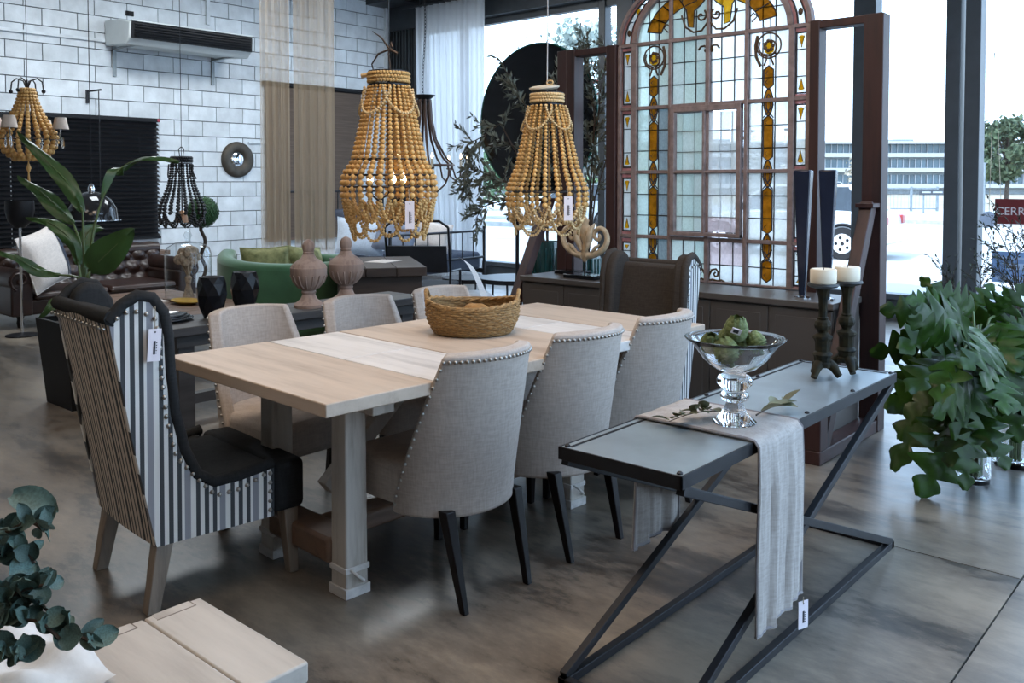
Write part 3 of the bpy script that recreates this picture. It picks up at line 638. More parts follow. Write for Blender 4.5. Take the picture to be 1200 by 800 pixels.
# carved candlesticks
CS = M('distressed green gilt wood', (.006, .009, .007), .6, var=.5, scale=34, bmp=.6, col2=(.030, .023, .009), spec=.15)
def candlestick(label, loc, k):
    t = thing('candlestick', label, 'candlestick', loc, k, 'carved candlesticks on the console')
    shaft = [(0, .045), (.034, .045), (.037, .055), (.036, .062), (.030, .066), (.031, .082), (.034, .088), (.038, .092), (.034, .098), (.027, .104), (.028, .140), (.033, .150), (.037, .154), (.036, .162), (.026, .168), (.018, .174), (.020, .182), (.029, .190), (.032, .202), (.028, .216), (.019, .224), (.021, .229), (.016, .234), (.0155, .260), (.017, .300), (.022, .326), (.030, .342), (.034, .346)]
    part('shaft', MB().lathe(shaft, 10), CS, t, smooth=25)
    for i in range(3):
        a = 2 * PI * i / 3 + .4
        part('paw_foot', MB().tube([(.022 * cos(a), .022 * sin(a), .058), (.042 * cos(a), .042 * sin(a), .044), (.054 * cos(a), .054 * sin(a), .022), (.062 * cos(a), .062 * sin(a), .012)], [.020, .018, .013, .012], 8), CS, t, smooth=60)
    part('drip_pan', MB().lathe([(.030, .340), (.050, .346), (.058, .352), (.056, .360), (.030, .360), (0, .360)], 24), M('dark pewter', (.05, .055, .058), .5, .4), t, smooth=50)
    return t
candlestick('carved dark green candlestick nearer the bowl on the console', (-1.318, 3.28, .687), 0)
candlestick('carved dark green candlestick farther back on the console, by the wooden post', (-1.285, 3.43, .687), .9)
for i, (p, lb) in enumerate((((-1.318, 3.28), 'ivory pillar candle on the nearer candlestick'), ((-1.285, 3.43), 'ivory pillar candle on the farther candlestick'))):
    t = thing('pillar_candle', lb, 'candle', (*p, 1.047), 0, 'pillar candles')
    part('wax', MB().lathe([(0, 0), (.046, 0), (.048, .006), (.048, .050), (.044, .054), (.03, .051), (0, .050)], 28), CANDLE, t, smooth=50)
    part('wick', MB().cyl((0, 0, .048), (.002, 0, .060), .0015, n=6), INK, t)
# ------------------------------------------------------------------ long taupe cabinet under the stained glass
CX0, CX1 = -4.06, -1.84
t = thing('sideboard', 'long low taupe sideboard with plain doors under the stained glass window', 'cabinet', ((CX0 + CX1) / 2, 4.95, 0))
w = (CX1 - CX0) / 2
part('carcass', MB().span((-w + .01, -.20, .06), (w - .01, .18, .735)), CABINET, t)
part('top', MB().span((-w, -.235, .735), (w, .19, .77)), CABINET, t, bevel=.003)
part('plinth', MB().span((-w + .03, -.18, 0), (w - .03, .17, .06)), BLACK, t)
for i in range(6):
    a = -w + .012 + i * (2 * w - .024) / 6; b = a + (2 * w - .024) / 6
    d = part('door', MB().span((a + .003, -.218, .075), (b - .003, -.20, .722)), CABINET, t, bevel=.002)
    part('door_field', MB().span((a + .045, -.2205, .12), (b - .045, -.217, .68)), CABINET, d, bevel=.002)

# ------------------------------------------------------------------ stained glass window
SGF = M('weathered pink brown sash', (.25, .185, .17), .7, var=.3, scale=20, bmp=.3)
LEAD = M('lead came', (.030, .028, .030), .6)
ROSE = veil('rose border glass', (.62, .34, .32), .22, .6, .25, 25, (.9, .6, .55))
CLEAR = [veil('milky glass %d' % i, c, k, .75, .10, 9, (.90, .96, .92)) for i, (c, k) in enumerate((((.84, .92, .84), .36), ((.78, .87, .82), .32), ((.88, .94, .87), .42)))]
BRIGHT = [veil('clearer glass %d' % i, c, k, .75, .08, 7, (.98, .98, .96)) for i, (c, k) in enumerate((((.95, .96, .90), .46), ((.96, .97, .94), .54)))]
GREYP = veil('frosted grey glass', (.46, .54, .56), .30, .6, .15, 8, (.8, .88, .9))
PINKP = veil('frosted pink glass', (.88, .78, .78), .42, .7, .10, 6, (.97, .90, .90))
AMBER = veil('amber glass', (.56, .30, .035), .16, .6, .35, 22, (.8, .45, .08))
YELLOW = veil('yellow glass', (.86, .55, .03), .28, .7, .2, 18, (1, .75, .1))
OCHRE = M('painted ochre ornament', (.085, .045, .018), .6, var=.4, scale=40)
SG = thing('stained_glass_window', 'tall arched antique stained glass window with amber ribbons, standing behind the sideboard', 'window', (-2.86, 5.2, 0))
def sx(x): return x + 2.86
XL = [-3.40, -3.31, -3.234, -3.147]; XCL = [-3.126, -3.039, -2.952, -2.872]; XCR = [-2.844, -2.769, -2.678, -2.60]; XR = [-2.576, -2.488, -2.404, -2.311]
ROWS = [[.77, .89, 1.04], [1.06, 1.197, 1.339, 1.482], [1.50, 1.635, 1.774, 1.915], [1.937, 2.067, 2.211, 2.350]]
unit = {}
def pane(x0, x1, z0, z1, mat, y=0, lab=None, th=.004, parent=None):
    me = unit.get(mat.name)
    if me is None: me = unit[mat.name] = MB().box((0, 0, 0), (1, 1, 1)).mesh('pane', mat, 0)
    o = put('pane', me, SG, (sx((x0 + x1) / 2), y, (z0 + z1) / 2), (0, 0, 0), (x1 - x0 - .004, th, z1 - z0 - .004))
    if lab: o['label'] = lab
    return o
came = MB()
def vline(x, z0, z1): came.span((sx(x) - .003, -.005, z0), (sx(x) + .003, .005, z1))
def hline(x0, x1, z): came.span((sx(x0), -.005, z - .003), (sx(x1), .005, z + .003))
r7 = random.Random(5)
for si, rows in enumerate(ROWS):
    for ci, xs in enumerate((XL, XCL, XCR, XR)):
        if ci in (1, 2) and si in (1, 2): continue          # the casement in the middle
        for a, b in zip(xs, xs[1:]):
            vline(a, rows[0], rows[-1])
            for z0, z1 in zip(rows, rows[1:]):
                j = xs.index(a)
                if ci == 0: m = GREYP if (j == 2 and si < 3) else r7.choice(CLEAR)
                elif ci == 1: m = r7.choice(CLEAR)
                else: m = r7.choice(BRIGHT)
                if si == 0 and ci == 2 and z0 > .85: m = PINKP
                pane(a, b, z0, z1, m)
        vline(xs[-1], rows[0], rows[-1])
        for z in rows[1:-1]: hline(xs[0], xs[-1], z)
# middle casement panes
for xs, bank in (((-3.083, -3.039, -2.952, -2.885), CLEAR), ((-2.858, -2.769, -2.69, -2.645), BRIGHT)):
    for rows in ((1.10, 1.197, 1.339, 1.478), (1.498, 1.62, 1.755, 1.875)):
        for a, b in zip(xs, xs[1:]):
            vline(a, rows[0], rows[-1])
            for z0, z1 in zip(rows, rows[1:]): pane(a, b, z0, z1, PINKP if (bank is BRIGHT and z0 < 1.15) else r7.choice(bank), -.02)
        for z in rows[1:-1]: hline(xs[0], xs[-1], z)
# frame members
def fbar(x0, x1, z0, z1, d=.03, name='frame_bar', y=0): return part(name, MB().span((sx(x0), y - d, z0), (sx(x1), y + d, z1)), SGF, SG, bevel=.003)
for a, b in ((-3.552, -3.528), (-3.44, -3.40), (-3.147, -3.126), (-2.872, -2.844), (-2.60, -2.576), (-2.311, -2.275), (-2.200, -2.172)): fbar(a, b, .77, 2.36, .028)
for z in (.77, 1.05, 1.49, 1.926, 2.36): fbar(-3.548, -2.176, z - (.0 if z < .8 else .011), z + .013, .0235)
for a, b, c, d in ((-3.118, -3.088, 1.07, 1.92), (-2.640, -2.610, 1.07, 1.92), (-3.118, -2.610, 1.07, 1.096), (-3.118, -2.610, 1.882, 1.918), (-2.880, -2.863, 1.09, 1.89), (-3.10, -2.62, 1.481, 1.495)):
    fbar(a, b, c, d, .022 if b - a < .1 else .0205, 'casement_bar', -.028)
# border panels on both sides: rose surround, dark rim, motif panes
def motif(cx, z0, z1, flip):
    mb = MB(); h = z1 - z0; s = -1 if flip else 1; c = (z0 + z1) / 2
    for k, (wd, q) in enumerate(((.020, -.36), (.014, -.12), (.009, .12), (.004, .36))):
        mb.ball((sx(cx), -.004, c + s * q * h), wd, 6, 4, (1, .2, h / wd * .16))
    part('motif', mb, YELLOW, SG, 'yellow painted leaf motif', smooth=60)
    d = MB(); d.tube([(sx(cx) - .016, -.006, c - s * .42 * h), (sx(cx), -.006, c + s * .5 * h), (sx(cx) + .016, -.006, c - s * .42 * h)], .0025, 4)
    part('motif_outline', d, LEAD, SG)
for cx in (-3.484, -2.238):
    for z0, z1 in ((.80, 1.0), (1.09, 1.445), (1.53, 1.885), (1.965, 2.315)):
        for a, b in (((-.045, z0 - .032), (.045, z0 - .011)), ((-.045, z1 + .011), (.045, z1 + .032)), ((-.045, z0 - .01), (-.038, z1 + .01)), ((.038, z0 - .01), (.045, z1 + .01))):
            part('rose_pane', MB().span((sx(cx + a[0]), -.002, a[1]), (sx(cx + b[0]), .002, b[1])), ROSE, SG, smooth=0)
        rim = MB()
        for a, b in (((-.037, z0 - .010), (.037, z0)), ((-.037, z1), (.037, z1 + .010)), ((-.037, z0), (-.029, z1)), ((.029, z0), (.037, z1))):
            rim.span((sx(cx + a[0]), -.008, a[1]), (sx(cx + b[0]), .004, b[1]))
        part('lead_rim', rim, LEAD, SG)
        h = (z1 - z0)
        for q0, q1, mm in ((0, .27, 1), (.27, .73, 0), (.73, 1, 2)):
            pane(cx - .03, cx + .03, z0 + q0 * h, z0 + q1 * h, BRIGHT[0], 0)
            if mm: motif(cx, z0 + q0 * h + .012, z0 + q1 * h - .012, mm == 2)
        for q in (.27, .73): hline(cx - .03, cx + .03, z0 + q * h)
# amber ribbons
def leadloop(pts, y=-.006, r=.0045, name='lead_outline', closed=True, mat=None):
    return part(name, MB().tube([(sx(x), y, z) for x, z in pts], r, 5, closed), mat or LEAD, SG, smooth=60)
def flat(pts, mat, name='amber_pane', y0=-.005, y1=-.001):
    return part(name, MB().prism([(sx(x), z) for x, z in pts], y0, y1, 1), mat, SG, smooth=0)
def eye(cx, z, hw, hh): return [(cx + hw * sin(2 * PI * i / 16), z + hh * cos(2 * PI * i / 16) * (1 if i % 8 else 1.0)) for i in range(16)]
for cx in (-3.272, -2.446):
    for zc in (1.02, 1.475, 1.915):
        e = [(cx + .030 * math.copysign(abs(sin(a)) ** 1.3, sin(a)), zc + .085 * cos(a)) for a in [2 * PI * i / 16 for i in range(16)]]
        flat(e, AMBER); leadloop(e)
        leadloop([(cx + .014 * sin(a), zc + .05 * cos(a)) for a in [2 * PI * i / 10 for i in range(10)]], r=.003)
    for z0, z1 in ((.80, .945), (1.10, 1.395), (1.555, 1.835), (1.995, 2.14)):
        hx = [(cx - .032, z0 + .025), (cx, z0), (cx + .032, z0 + .025), (cx + .032, z1 - .025), (cx, z1), (cx - .032, z1 - .025)]
        flat(hx, AMBER); leadloop(hx)
        for zz in (z0 + .045, z1 - .045): leadloop([(cx - .02, zz), (cx, zz - .02), (cx + .02, zz), (cx, zz + .02)], r=.003)
    for zc in (.955, 1.41, 1.85):                            # crossing ribbons between hexagon and eye
        leadloop([(cx - .034, zc + .05), (cx, zc + .01), (cx + .034, zc - .03)], closed=False, r=.004); leadloop([(cx + .034, zc + .05), (cx, zc + .01), (cx - .034, zc - .03)], closed=False, r=.004)
    # scroll capital
    sp = [(cx + (.070 - .0030 * i) * cos(.5 * i + 2.6), 2.255 + (.070 - .0030 * i) * sin(.5 * i + 2.6)) for i in range(20)]
    leadloop(sp, closed=False, r=.006, name='scroll', mat=OCHRE)
    leadloop([(cx + .078 * cos(2 * PI * i / 22), 2.262 + .078 * sin(2 * PI * i / 22)) for i in range(22)], r=.0055, name='scroll_ring', mat=OCHRE)
    rz = MB()
    for i in range(7): rz.ball((sx(cx + .026 * cos(i * .9)), -.006, 2.262 + .030 * sin(i * .9)), .013, 6, 4, (1, .3, 1))
    part('rosette', rz, OCHRE, SG, smooth=60)
    leadloop([(cx - .03, 2.14), (cx - .012, 2.19), (cx - .03, 2.215)], closed=False, r=.006, name='scroll', mat=OCHRE); leadloop([(cx + .03, 2.14), (cx + .012, 2.19), (cx + .03, 2.215)], closed=False, r=.006, name='scroll', mat=OCHRE)
    sg = 1 if cx < -3 else -1
    leadloop([(cx + sg * .055, 2.14), (cx + sg * .085, 2.20), (cx + sg * .09, 2.27), (cx + sg * .075, 2.33)], closed=False, r=.010, name='scroll', mat=OCHRE)
    flat([(cx - .03, 2.225), (cx, 2.205), (cx + .03, 2.225), (cx + .034, 2.265), (cx, 2.29), (cx - .034, 2.265)], YELLOW, 'yellow_pane')
# foot ornaments of the centre
for s in (-1, 1):
    for crv in ([(.006, .775), (.016, .82), (.036, .855), (.064, .862), (.080, .842), (.076, .818), (.058, .812), (.048, .828), (.060, .840)], [(.008, .782), (.04, .792), (.075, .784), (.105, .792), (.125, .783)]):
        leadloop([(-2.858 + s * x, z) for x, z in crv], closed=False, r=.007, name='scroll', mat=OCHRE)
    leadloop([(-2.858 + s * (.045 - .004 * i) * 1.0 + s * (.030 - .003 * i) * cos(.9 * i), 2.28 + (.030 - .003 * i) * sin(.9 * i)) for i in range(9)], closed=False, r=.007, name='scroll', mat=OCHRE)
# the arch: elliptic, panes clipped by the inner curve
AC, AZ = -2.86, 2.373
def arch(a, b, n=24, t0=0, t1=PI): return [(AC + a * cos(t0 + (t1 - t0) * i / n), AZ + b * sin(t0 + (t1 - t0) * i / n)) for i in range(n + 1)]
def band(a0, b0, a1, b1, y0, y1, mat, name, t0=0, t1=PI, n=20):
    return part(name, MB().prism([(sx(x), z) for x, z in arch(a0, b0, n, t0, t1) + arch(a1, b1, n, t0, t1)[::-1]], y0, y1, 1), mat, SG, smooth=25)
band(.692, .47, .668, .446, -.028, .028, SGF, 'arch_frame'); band(.575, .41, .54, .375, -.028, .028, SGF, 'arch_frame')
band(.668, .446, .648, .43, -.01, .0, ROSE, 'rose_band'); band(.595, .425, .575, .41, -.01, .0, ROSE, 'rose_band')
band(.652, .434, .644, .427, -.012, .004, LEAD, 'lead_rim'); band(.602, .43, .594, .422, -.012, .004, LEAD, 'lead_rim')
for i in range(9):
    t0, t1 = PI * i / 9, PI * (i + 1) / 9
    band(.645, .428, .60, .428 * .60 / .645 + .03, -.002, .002, BRIGHT[0], 'pane', t0 + .01, t1 - .01, 4)
    tm = (t0 + t1) / 2; x, z = AC + .622 * cos(tm), AZ + .427 * sin(tm)
    part('motif', MB().ball((sx(x), -.004, z), .016, 6, 4, (1, .25, 1.5)), YELLOW if i % 2 else OCHRE, SG)
def arch_top(x, a=.54, b=.375):
    q = 1 - ((x - AC) / a) ** 2; return AZ + b * math.sqrt(q) if q > 0 else AZ
for xs, bank in ((XL, CLEAR), (XCL, CLEAR), (XCR, BRIGHT), (XR, BRIGHT)):
    for a, b in zip(xs, xs[1:]):
        vline(a, AZ, max(AZ, arch_top(a))); vline(b, AZ, max(AZ, arch_top(b)))
        for z0, z1 in ((AZ, 2.50), (2.50, 2.63), (2.63, 2.76)):
            pts = []
            for i in range(7):
                x = a + .002 + (b - a - .004) * i / 6; zt = min(z1 - .003, arch_top(x) - .004)
                if zt > z0 + .004: pts.append((x, zt))
            if len(pts) > 1:
                part('pane', MB().prism([(sx(x), z) for x, z in [(pts[0][0], z0 + .003)] + pts + [(pts[-1][0], z0 + .003)]], -.002, .002, 1), r7.choice(bank), SG, smooth=0)
                hline(a, b, z1)
for x in (-3.1365, -2.858, -2.588): fbar(x - .0105, x + .0105, AZ, arch_top(x), .024)
for s in (-1, 1):                                            # amber arch ribbon and its drop
    m = AMBER if s < 0 else YELLOW
    for k in range(4):
        t0 = PI / 2 + s * (-(.25 + .28 * k)) if s > 0 else PI / 2 + (.25 + .28 * k); t1 = t0 - .28 if s > 0 else t0 + .28
        pts = [(AC + .475 * cos(t0 + (t1 - t0) * i / 4), AZ + .33 * sin(t0 + (t1 - t0) * i / 4)) for i in range(5)] + [(AC + .36 * cos(t0 + (t1 - t0) * i / 4), AZ + .235 * sin(t0 + (t1 - t0) * i / 4)) for i in range(4, -1, -1)]
        flat(pts, AMBER if k > 1 or s < 0 else YELLOW); leadloop(pts)
    d = [(AC + s * .02, 2.70), (AC + s * .17, 2.70), (AC + s * .20, 2.60), (AC + s * .165, 2.55), (AC + s * .15, 2.44), (AC + s * .11, 2.43), (AC + s * .105, 2.54), (AC + s * .06, 2.57), (AC + s * .01, 2.62)]
    flat(d, YELLOW if s > 0 else AMBER, 'amber_drop', -.006, -.002); leadloop(d)
    leadloop([(AC + s * (.055 + (.042 - .0033 * i) * cos(.62 * i + 2.2)), 2.50 + (.042 - .0033 * i) * sin(.62 * i + 2.2)) for i in range(12)], closed=False, r=.007, name='scroll', mat=OCHRE)
    leadloop([(AC + s * .20, 2.52), (AC + s * .17, 2.44), (AC + s * .11, 2.40), (AC + s * .05, 2.405), (AC + s * .012, 2.45)], closed=False, r=.007, name='scroll', mat=OCHRE)
    leadloop([(AC + s * .30, 2.42), (AC + s * .335, 2.45), (AC + s * .31, 2.475), (AC + s * .29, 2.455)], closed=False, r=.005, name='scroll', mat=OCHRE)
part('lead_came', came, LEAD, SG, kind='stuff')

# ------------------------------------------------------------------ mahogany stand on both sides of the stained glass
t = thing('mahogany_stand', 'tall dark mahogany frame with slanted struts holding the stained glass window', 'frame', (-2.86, 5.2, 0))
def mp(a, b, **k): return part('post', MB().span((sx(a[0]), a[1] - 5.2, a[2]), (sx(b[0]), b[1] - 5.2, b[2])), MAHOG, t, bevel=.004, **k)
for a, b in ((-4.07, -3.985), (-3.98, -3.912), (-3.635, -3.556), (-2.17, -2.112), (-1.855, -1.745)): mp((a, 5.15, 0), (b, 5.26, 2.375))
for a, b in ((-4.07, -3.556), (-2.17, -1.745)): part('top_rail', MB().span((sx(a) + .01, -.047, 2.325), (sx(b) - .01, .057, 2.372)), MAHOG, t, bevel=.004)
part('bottom_rail', MB().span((sx(-3.90), -.03, .66), (sx(-1.80), .05, .75)), MAHOG, t, bevel=.004)
for x in (-4.115, -1.80):
    part('strut', MB().bar((sx(x), -.74, .04), (sx(x), -.09, 1.30), .075, .07, (1, 0, 0)), MAHOG, t, bevel=.005)
    part('foot_beam', MB().span((sx(x) - .05, -.86, 0), (sx(x) + .05, .06, .07)), MAHOG, t, bevel=.006)
    part('bracket', MB().span((sx(x) - .05, -.16, 1.28), (sx(x) + .05, -.04, 1.305)), MAHOG, t, bevel=.003)
part('foot_post', MB().span((sx(-1.85), -.86, .07), (sx(-1.75), -.76, .42)), MAHOG, t, bevel=.006)

# ------------------------------------------------------------------ on and behind the sideboard
VB = M('midnight blue lacquer', (.010, .014, .030), .22, var=.15)
for x, y, rz, lb in ((-2.065, 4.84, 8, 'tall tapered midnight blue vase in front of the stained glass border'), (-1.932, 4.86, 12, 'tall tapered midnight blue vase nearer the car outside, on the sideboard end')):
    t = thing('tapered_vase', lb, 'vase', (x, y, .77), R(rz))
    part('body', MB().taper((0, 0, .012), (0, 0, .72), (.034, .034), (.092, .076)), VB, t, bevel=.006)
    part('mouth', MB().span((-.037, -.030, .7195), (.037, .030, .7215)), BLACK, t)
    part('base_plate', MB().lathe([(0, 0), (.045, 0), (.045, .008), (.020, .013), (0, .013)], 24), CHROME, t, 'chrome foot disc')
def bez(pts, n):
    P = [Vector(p) for p in pts]; out = []
    for i in range(n + 1):
        f = i / n * (len(P) - 1); k = min(int(f), len(P) - 2); s = f - k
        a, b, c, d = P[max(0, k - 1)], P[k], P[k + 1], P[min(len(P) - 1, k + 2)]
        out.append(.5 * ((2 * b) + (c - a) * s + (2 * a - 5 * b + 4 * c - d) * s * s + (3 * b - a - 3 * c + d) * s ** 3))
    return out
GILT = M('weathered gilt carving', (.56, .43, .28), .6, var=.35, scale=25, bmp=.4)
t = thing('carved_ornament', 'pale carved scrollwork ornament on a black iron stand upon the sideboard', 'ornament', (-3.60, 4.86, .77))
part('base', MB().span((-.13, -.07, 0), (.13, .07, .028)), BLACKGLOSS, t, bevel=.003)
part('rod', MB().cyl((0, 0, .02), (0, 0, .16), .006, n=8), IRON, t)
part('carved_point', MB().lathe([(0, .10), (.022, .125), (.036, .16), (.030, .19), (.016, .205), (.020, .24), (.040, .30), (.056, .345), (.030, .37), (.038, .395), (.022, .41), (0, .43)], 10, sq=.4), GILT, t, smooth=50)
for s in (-1, 1):
    arm_ = [(s * .020, 0, .155), (s * .075, 0, .165), (s * .130, 0, .190), (s * .172, 0, .230), (s * .186, 0, .280), (s * .168, 0, .325), (s * .130, 0, .345), (s * .095, 0, .330), (s * .080, 0, .298), (s * .094, 0, .270), (s * .118, 0, .268), (s * .128, 0, .288), (s * .116, 0, .302)]
    part('scroll', MB().tube(bez(arm_, 36), [.024 - .0004 * i for i in range(37)], 7), GILT, t, smooth=60)
    part('leaf', MB().tube([(s * .018, -.012, .19), (s * .050, -.018, .27), (s * .060, -.015, .33), (s * .090, -.008, .375)], [.013, .026, .022, .006], 6), GILT, t, smooth=60)
    part('leaf', MB().tube([(s * .05, -.008, .165), (s * .10, -.014, .215), (s * .13, -.012, .235)], [.008, .014, .004], 6), GILT, t, smooth=60)
t = thing('display_stand', 'black iron display plate behind the carved ornament on the sideboard', 'stand', (-3.84, 5.04, .77))
part('base', MB().span((-.12, -.06, 0), (.12, .06, .026)), BLACKGLOSS, t, bevel=.003)
part('rod', MB().cyl((0, 0, .02), (0, 0, .22), .005, n=8), IRON, t)
for x, y, r, h, lb in ((-4.45, 5.52, .125, .95, 'teal glazed floor vase holding olive branches, left of the mahogany posts'), (-4.09, 5.56, .10, .88, 'teal glazed floor vase between the mahogany posts, behind the carved ornament')):
    t = thing('floor_vase', lb, 'vase', (x, y, 0))
    part('body', MB().lathe([(0, 0), (r * .72, 0), (r * .8, .04), (r * .92, h * .35), (r * 1.04, h * .75), (r, h * .93), (r * .93, h), (r * .85, h), (r * .88, h * .9), (0, h * .85)], 28), TEAL, t, smooth=50)
    fl_ = MB()
    for i in range(18):
        a = 2 * PI * i / 18; fl_.tube([(r * k * cos(a), r * k * sin(a), z) for k, z in ((.80, .05), (.93, h * .35), (1.05, h * .75), (1.0, h * .95))], .008, 4)
    part('fluting', fl_, TEAL, t, smooth=60)
# round black mirror
t = thing('round_mirror', 'large round black mirror with a green glass rim behind the olive branches', 'mirror', (-4.79, 5.78, 0))
part('disc', MB().tube([(0, 0, 1.945), (0, .014, 1.945)], .63, 72), M('black mirror glass', (.006, .007, .009), .06, var=.1), t, smooth=30)
part('bevel_edge', MB().tube([(.633 * cos(a), .004, 1.945 + .633 * sin(a)) for a in [2 * PI * i / 72 for i in range(72)]], .009, 6, True), M('green glass edge', (.02, .10, .075), .1, var=.1), t, 'green glass edge', smooth=60)
part('backing', MB().tube([(0, .015, 1.945), (0, .04, 1.945)], .58, 48), BLACK, t)
for s in (-1, 1): part('stand_leg', MB().bar((s * .25, .05, 1.6), (s * .30, .10, 0), .03, .03), IRON, t)
part('stand_foot', MB().span((-.36, -.12, 0), (.36, .24, .02)), IRON, t)
# olive branches
def branches(mb, lf, pts, r, L, W, n, seed, yj=.05, twigs=9):
    q = random.Random(seed); P = [Vector(p) for p in pts]
    mb.tube(P, [r * (1 - .75 * i / (len(P) - 1)) for i in range(len(P))], 5)
    def sample(f):
        f *= len(P) - 1; i = min(int(f), len(P) - 2); return P[i].lerp(P[i + 1], f - i), (P[i + 1] - P[i]).normalized()
    def leaf(p, d):
        s = d.cross(Vector((q.uniform(-1, 1), q.uniform(-1, 1), q.uniform(-1, 1)))).normalized(); l = L * q.uniform(.6, 1.15); w = W * q.uniform(.8, 1.2); nn = d.cross(s)
        lf.add([p, p + d * l * .45 + s * w + nn * w * .3, p + d * l, p + d * l * .45 - s * w + nn * w * .3], [(0, 1, 2), (0, 2, 3)])
    for k in range(twigs):
        b, d0 = sample(.25 + .75 * (k + q.random()) / twigs); dd = (d0 + Vector((q.uniform(-1, 1), q.uniform(-yj * 8, yj * 8), q.uniform(-.9, .8)))).normalized(); tl = q.uniform(.10, .26)
        e = b + dd * tl; mb.tube([b, b + dd * tl * .5 + Vector((0, 0, .01)), e], [r * .35, r * .25, r * .12], 4)
        for i in range(n):
            p = b.lerp(e, (i + .5) / n); leaf(p, (dd + Vector((q.uniform(-.9, .9), q.uniform(-.5, .5), q.uniform(-.9, .9)))).normalized())
def olive(label, base, strands, seed, L=.078, W=.0115):
    t = thing('olive_branches', label, 'branches', base); b = Vector(base); st = MB(); lf = MB()
    for i, (pts, tw) in enumerate(strands): branches(st, lf, [Vector(p) - b for p in pts], .009, L, W, 15, seed + i, .04, tw)
    part('stems', st, TWIG, t); part('leaves', lf, OLIVE, t, kind='stuff', smooth=0)
olive('grey green olive branches arching left across the round black mirror', (-4.44, 5.50, .84), (
    ([(-4.44, 5.50, .84), (-4.55, 5.42, 1.45), (-4.87, 5.42, 1.90), (-5.06, 5.42, 1.80), (-5.24, 5.42, 1.74), (-5.27, 5.42, 1.55)], 22),
    ([(-4.44, 5.50, .84), (-4.66, 5.45, 1.38), (-4.96, 5.45, 1.46), (-5.18, 5.45, 1.52), (-5.28, 5.45, 1.32)], 24),
    ([(-4.44, 5.50, .84), (-4.50, 5.42, 1.20), (-4.80, 5.42, 1.28), (-5.06, 5.42, 1.22), (-5.16, 5.42, 1.10)], 16),
    ([(-4.44, 5.50, .84), (-4.42, 5.44, 1.55), (-4.62, 5.42, 2.05), (-4.74, 5.42, 2.22)], 16),
    ([(-4.44, 5.50, .84), (-4.40, 5.46, 1.60), (-4.30, 5.44, 2.05), (-4.24, 5.42, 2.2)], 14)), 11)
olive('dark leafy branches rising between the mahogany posts left of the stained glass', (-4.09, 5.56, .80), (
    ([(-4.09, 5.56, .80), (-4.02, 5.5, 1.38), (-3.97, 5.48, 1.89), (-4.0, 5.47, 2.2), (-4.05, 5.46, 2.42)], 24),
    ([(-4.09, 5.56, .80), (-3.98, 5.5, 1.30), (-3.84, 5.48, 1.65), (-3.80, 5.47, 1.95)], 16),
    ([(-4.09, 5.56, .80), (-3.98, 5.5, 1.6), (-3.92, 5.48, 2.1), (-3.84, 5.47, 2.42)], 16)), 41, .06, .011)
# ------------------------------------------------------------------ beaded chandeliers
def interp(prof, z):
    for (z0, r0), (z1, r1) in zip(prof, prof[1:]):
        if z1 <= z <= z0:
            f = (z0 - z) / (z0 - z1); return r0 + (r1 - r0) * f
    return prof[-1][1]
def strand(prof, b0, b1):
    """beads threaded down a profile [(z, r), ...], growing from radius b0 to b1"""
    mb = MB(); z0, z1 = prof[0][0], prof[-1][0]; s = 0; path = []
    for i in range(81):
        z = z0 + (z1 - z0) * i / 80; path.append(Vector((interp(prof, z), 0, z)))
    L = sum((b - a).length for a, b in zip(path, path[1:])); d = 0; nxt = b0
    for a, b in zip(path, path[1:]):
        l = (b - a).length
        while nxt <= d + l:
            k = b0 + (b1 - b0) * (nxt / L) ** 1.2; mb.ball(a.lerp(b, (nxt - d) / l), k, 8, 5); nxt += 2.02 * k
        d += l
    return mb
def rope_curve(fn, n, b):
    """small beads along fn(t), t in 0..1"""
    mb = MB(); pts = [Vector(fn(i / 120)) for i in range(121)]; d = 0; nxt = 0
    for a, c in zip(pts, pts[1:]):
        l = (c - a).length
        while nxt <= d + l and l > 0: mb.ball(a.lerp(c, (nxt - d) / l), b, 7, 4); nxt += 1.9 * b
        d += l
    return mb
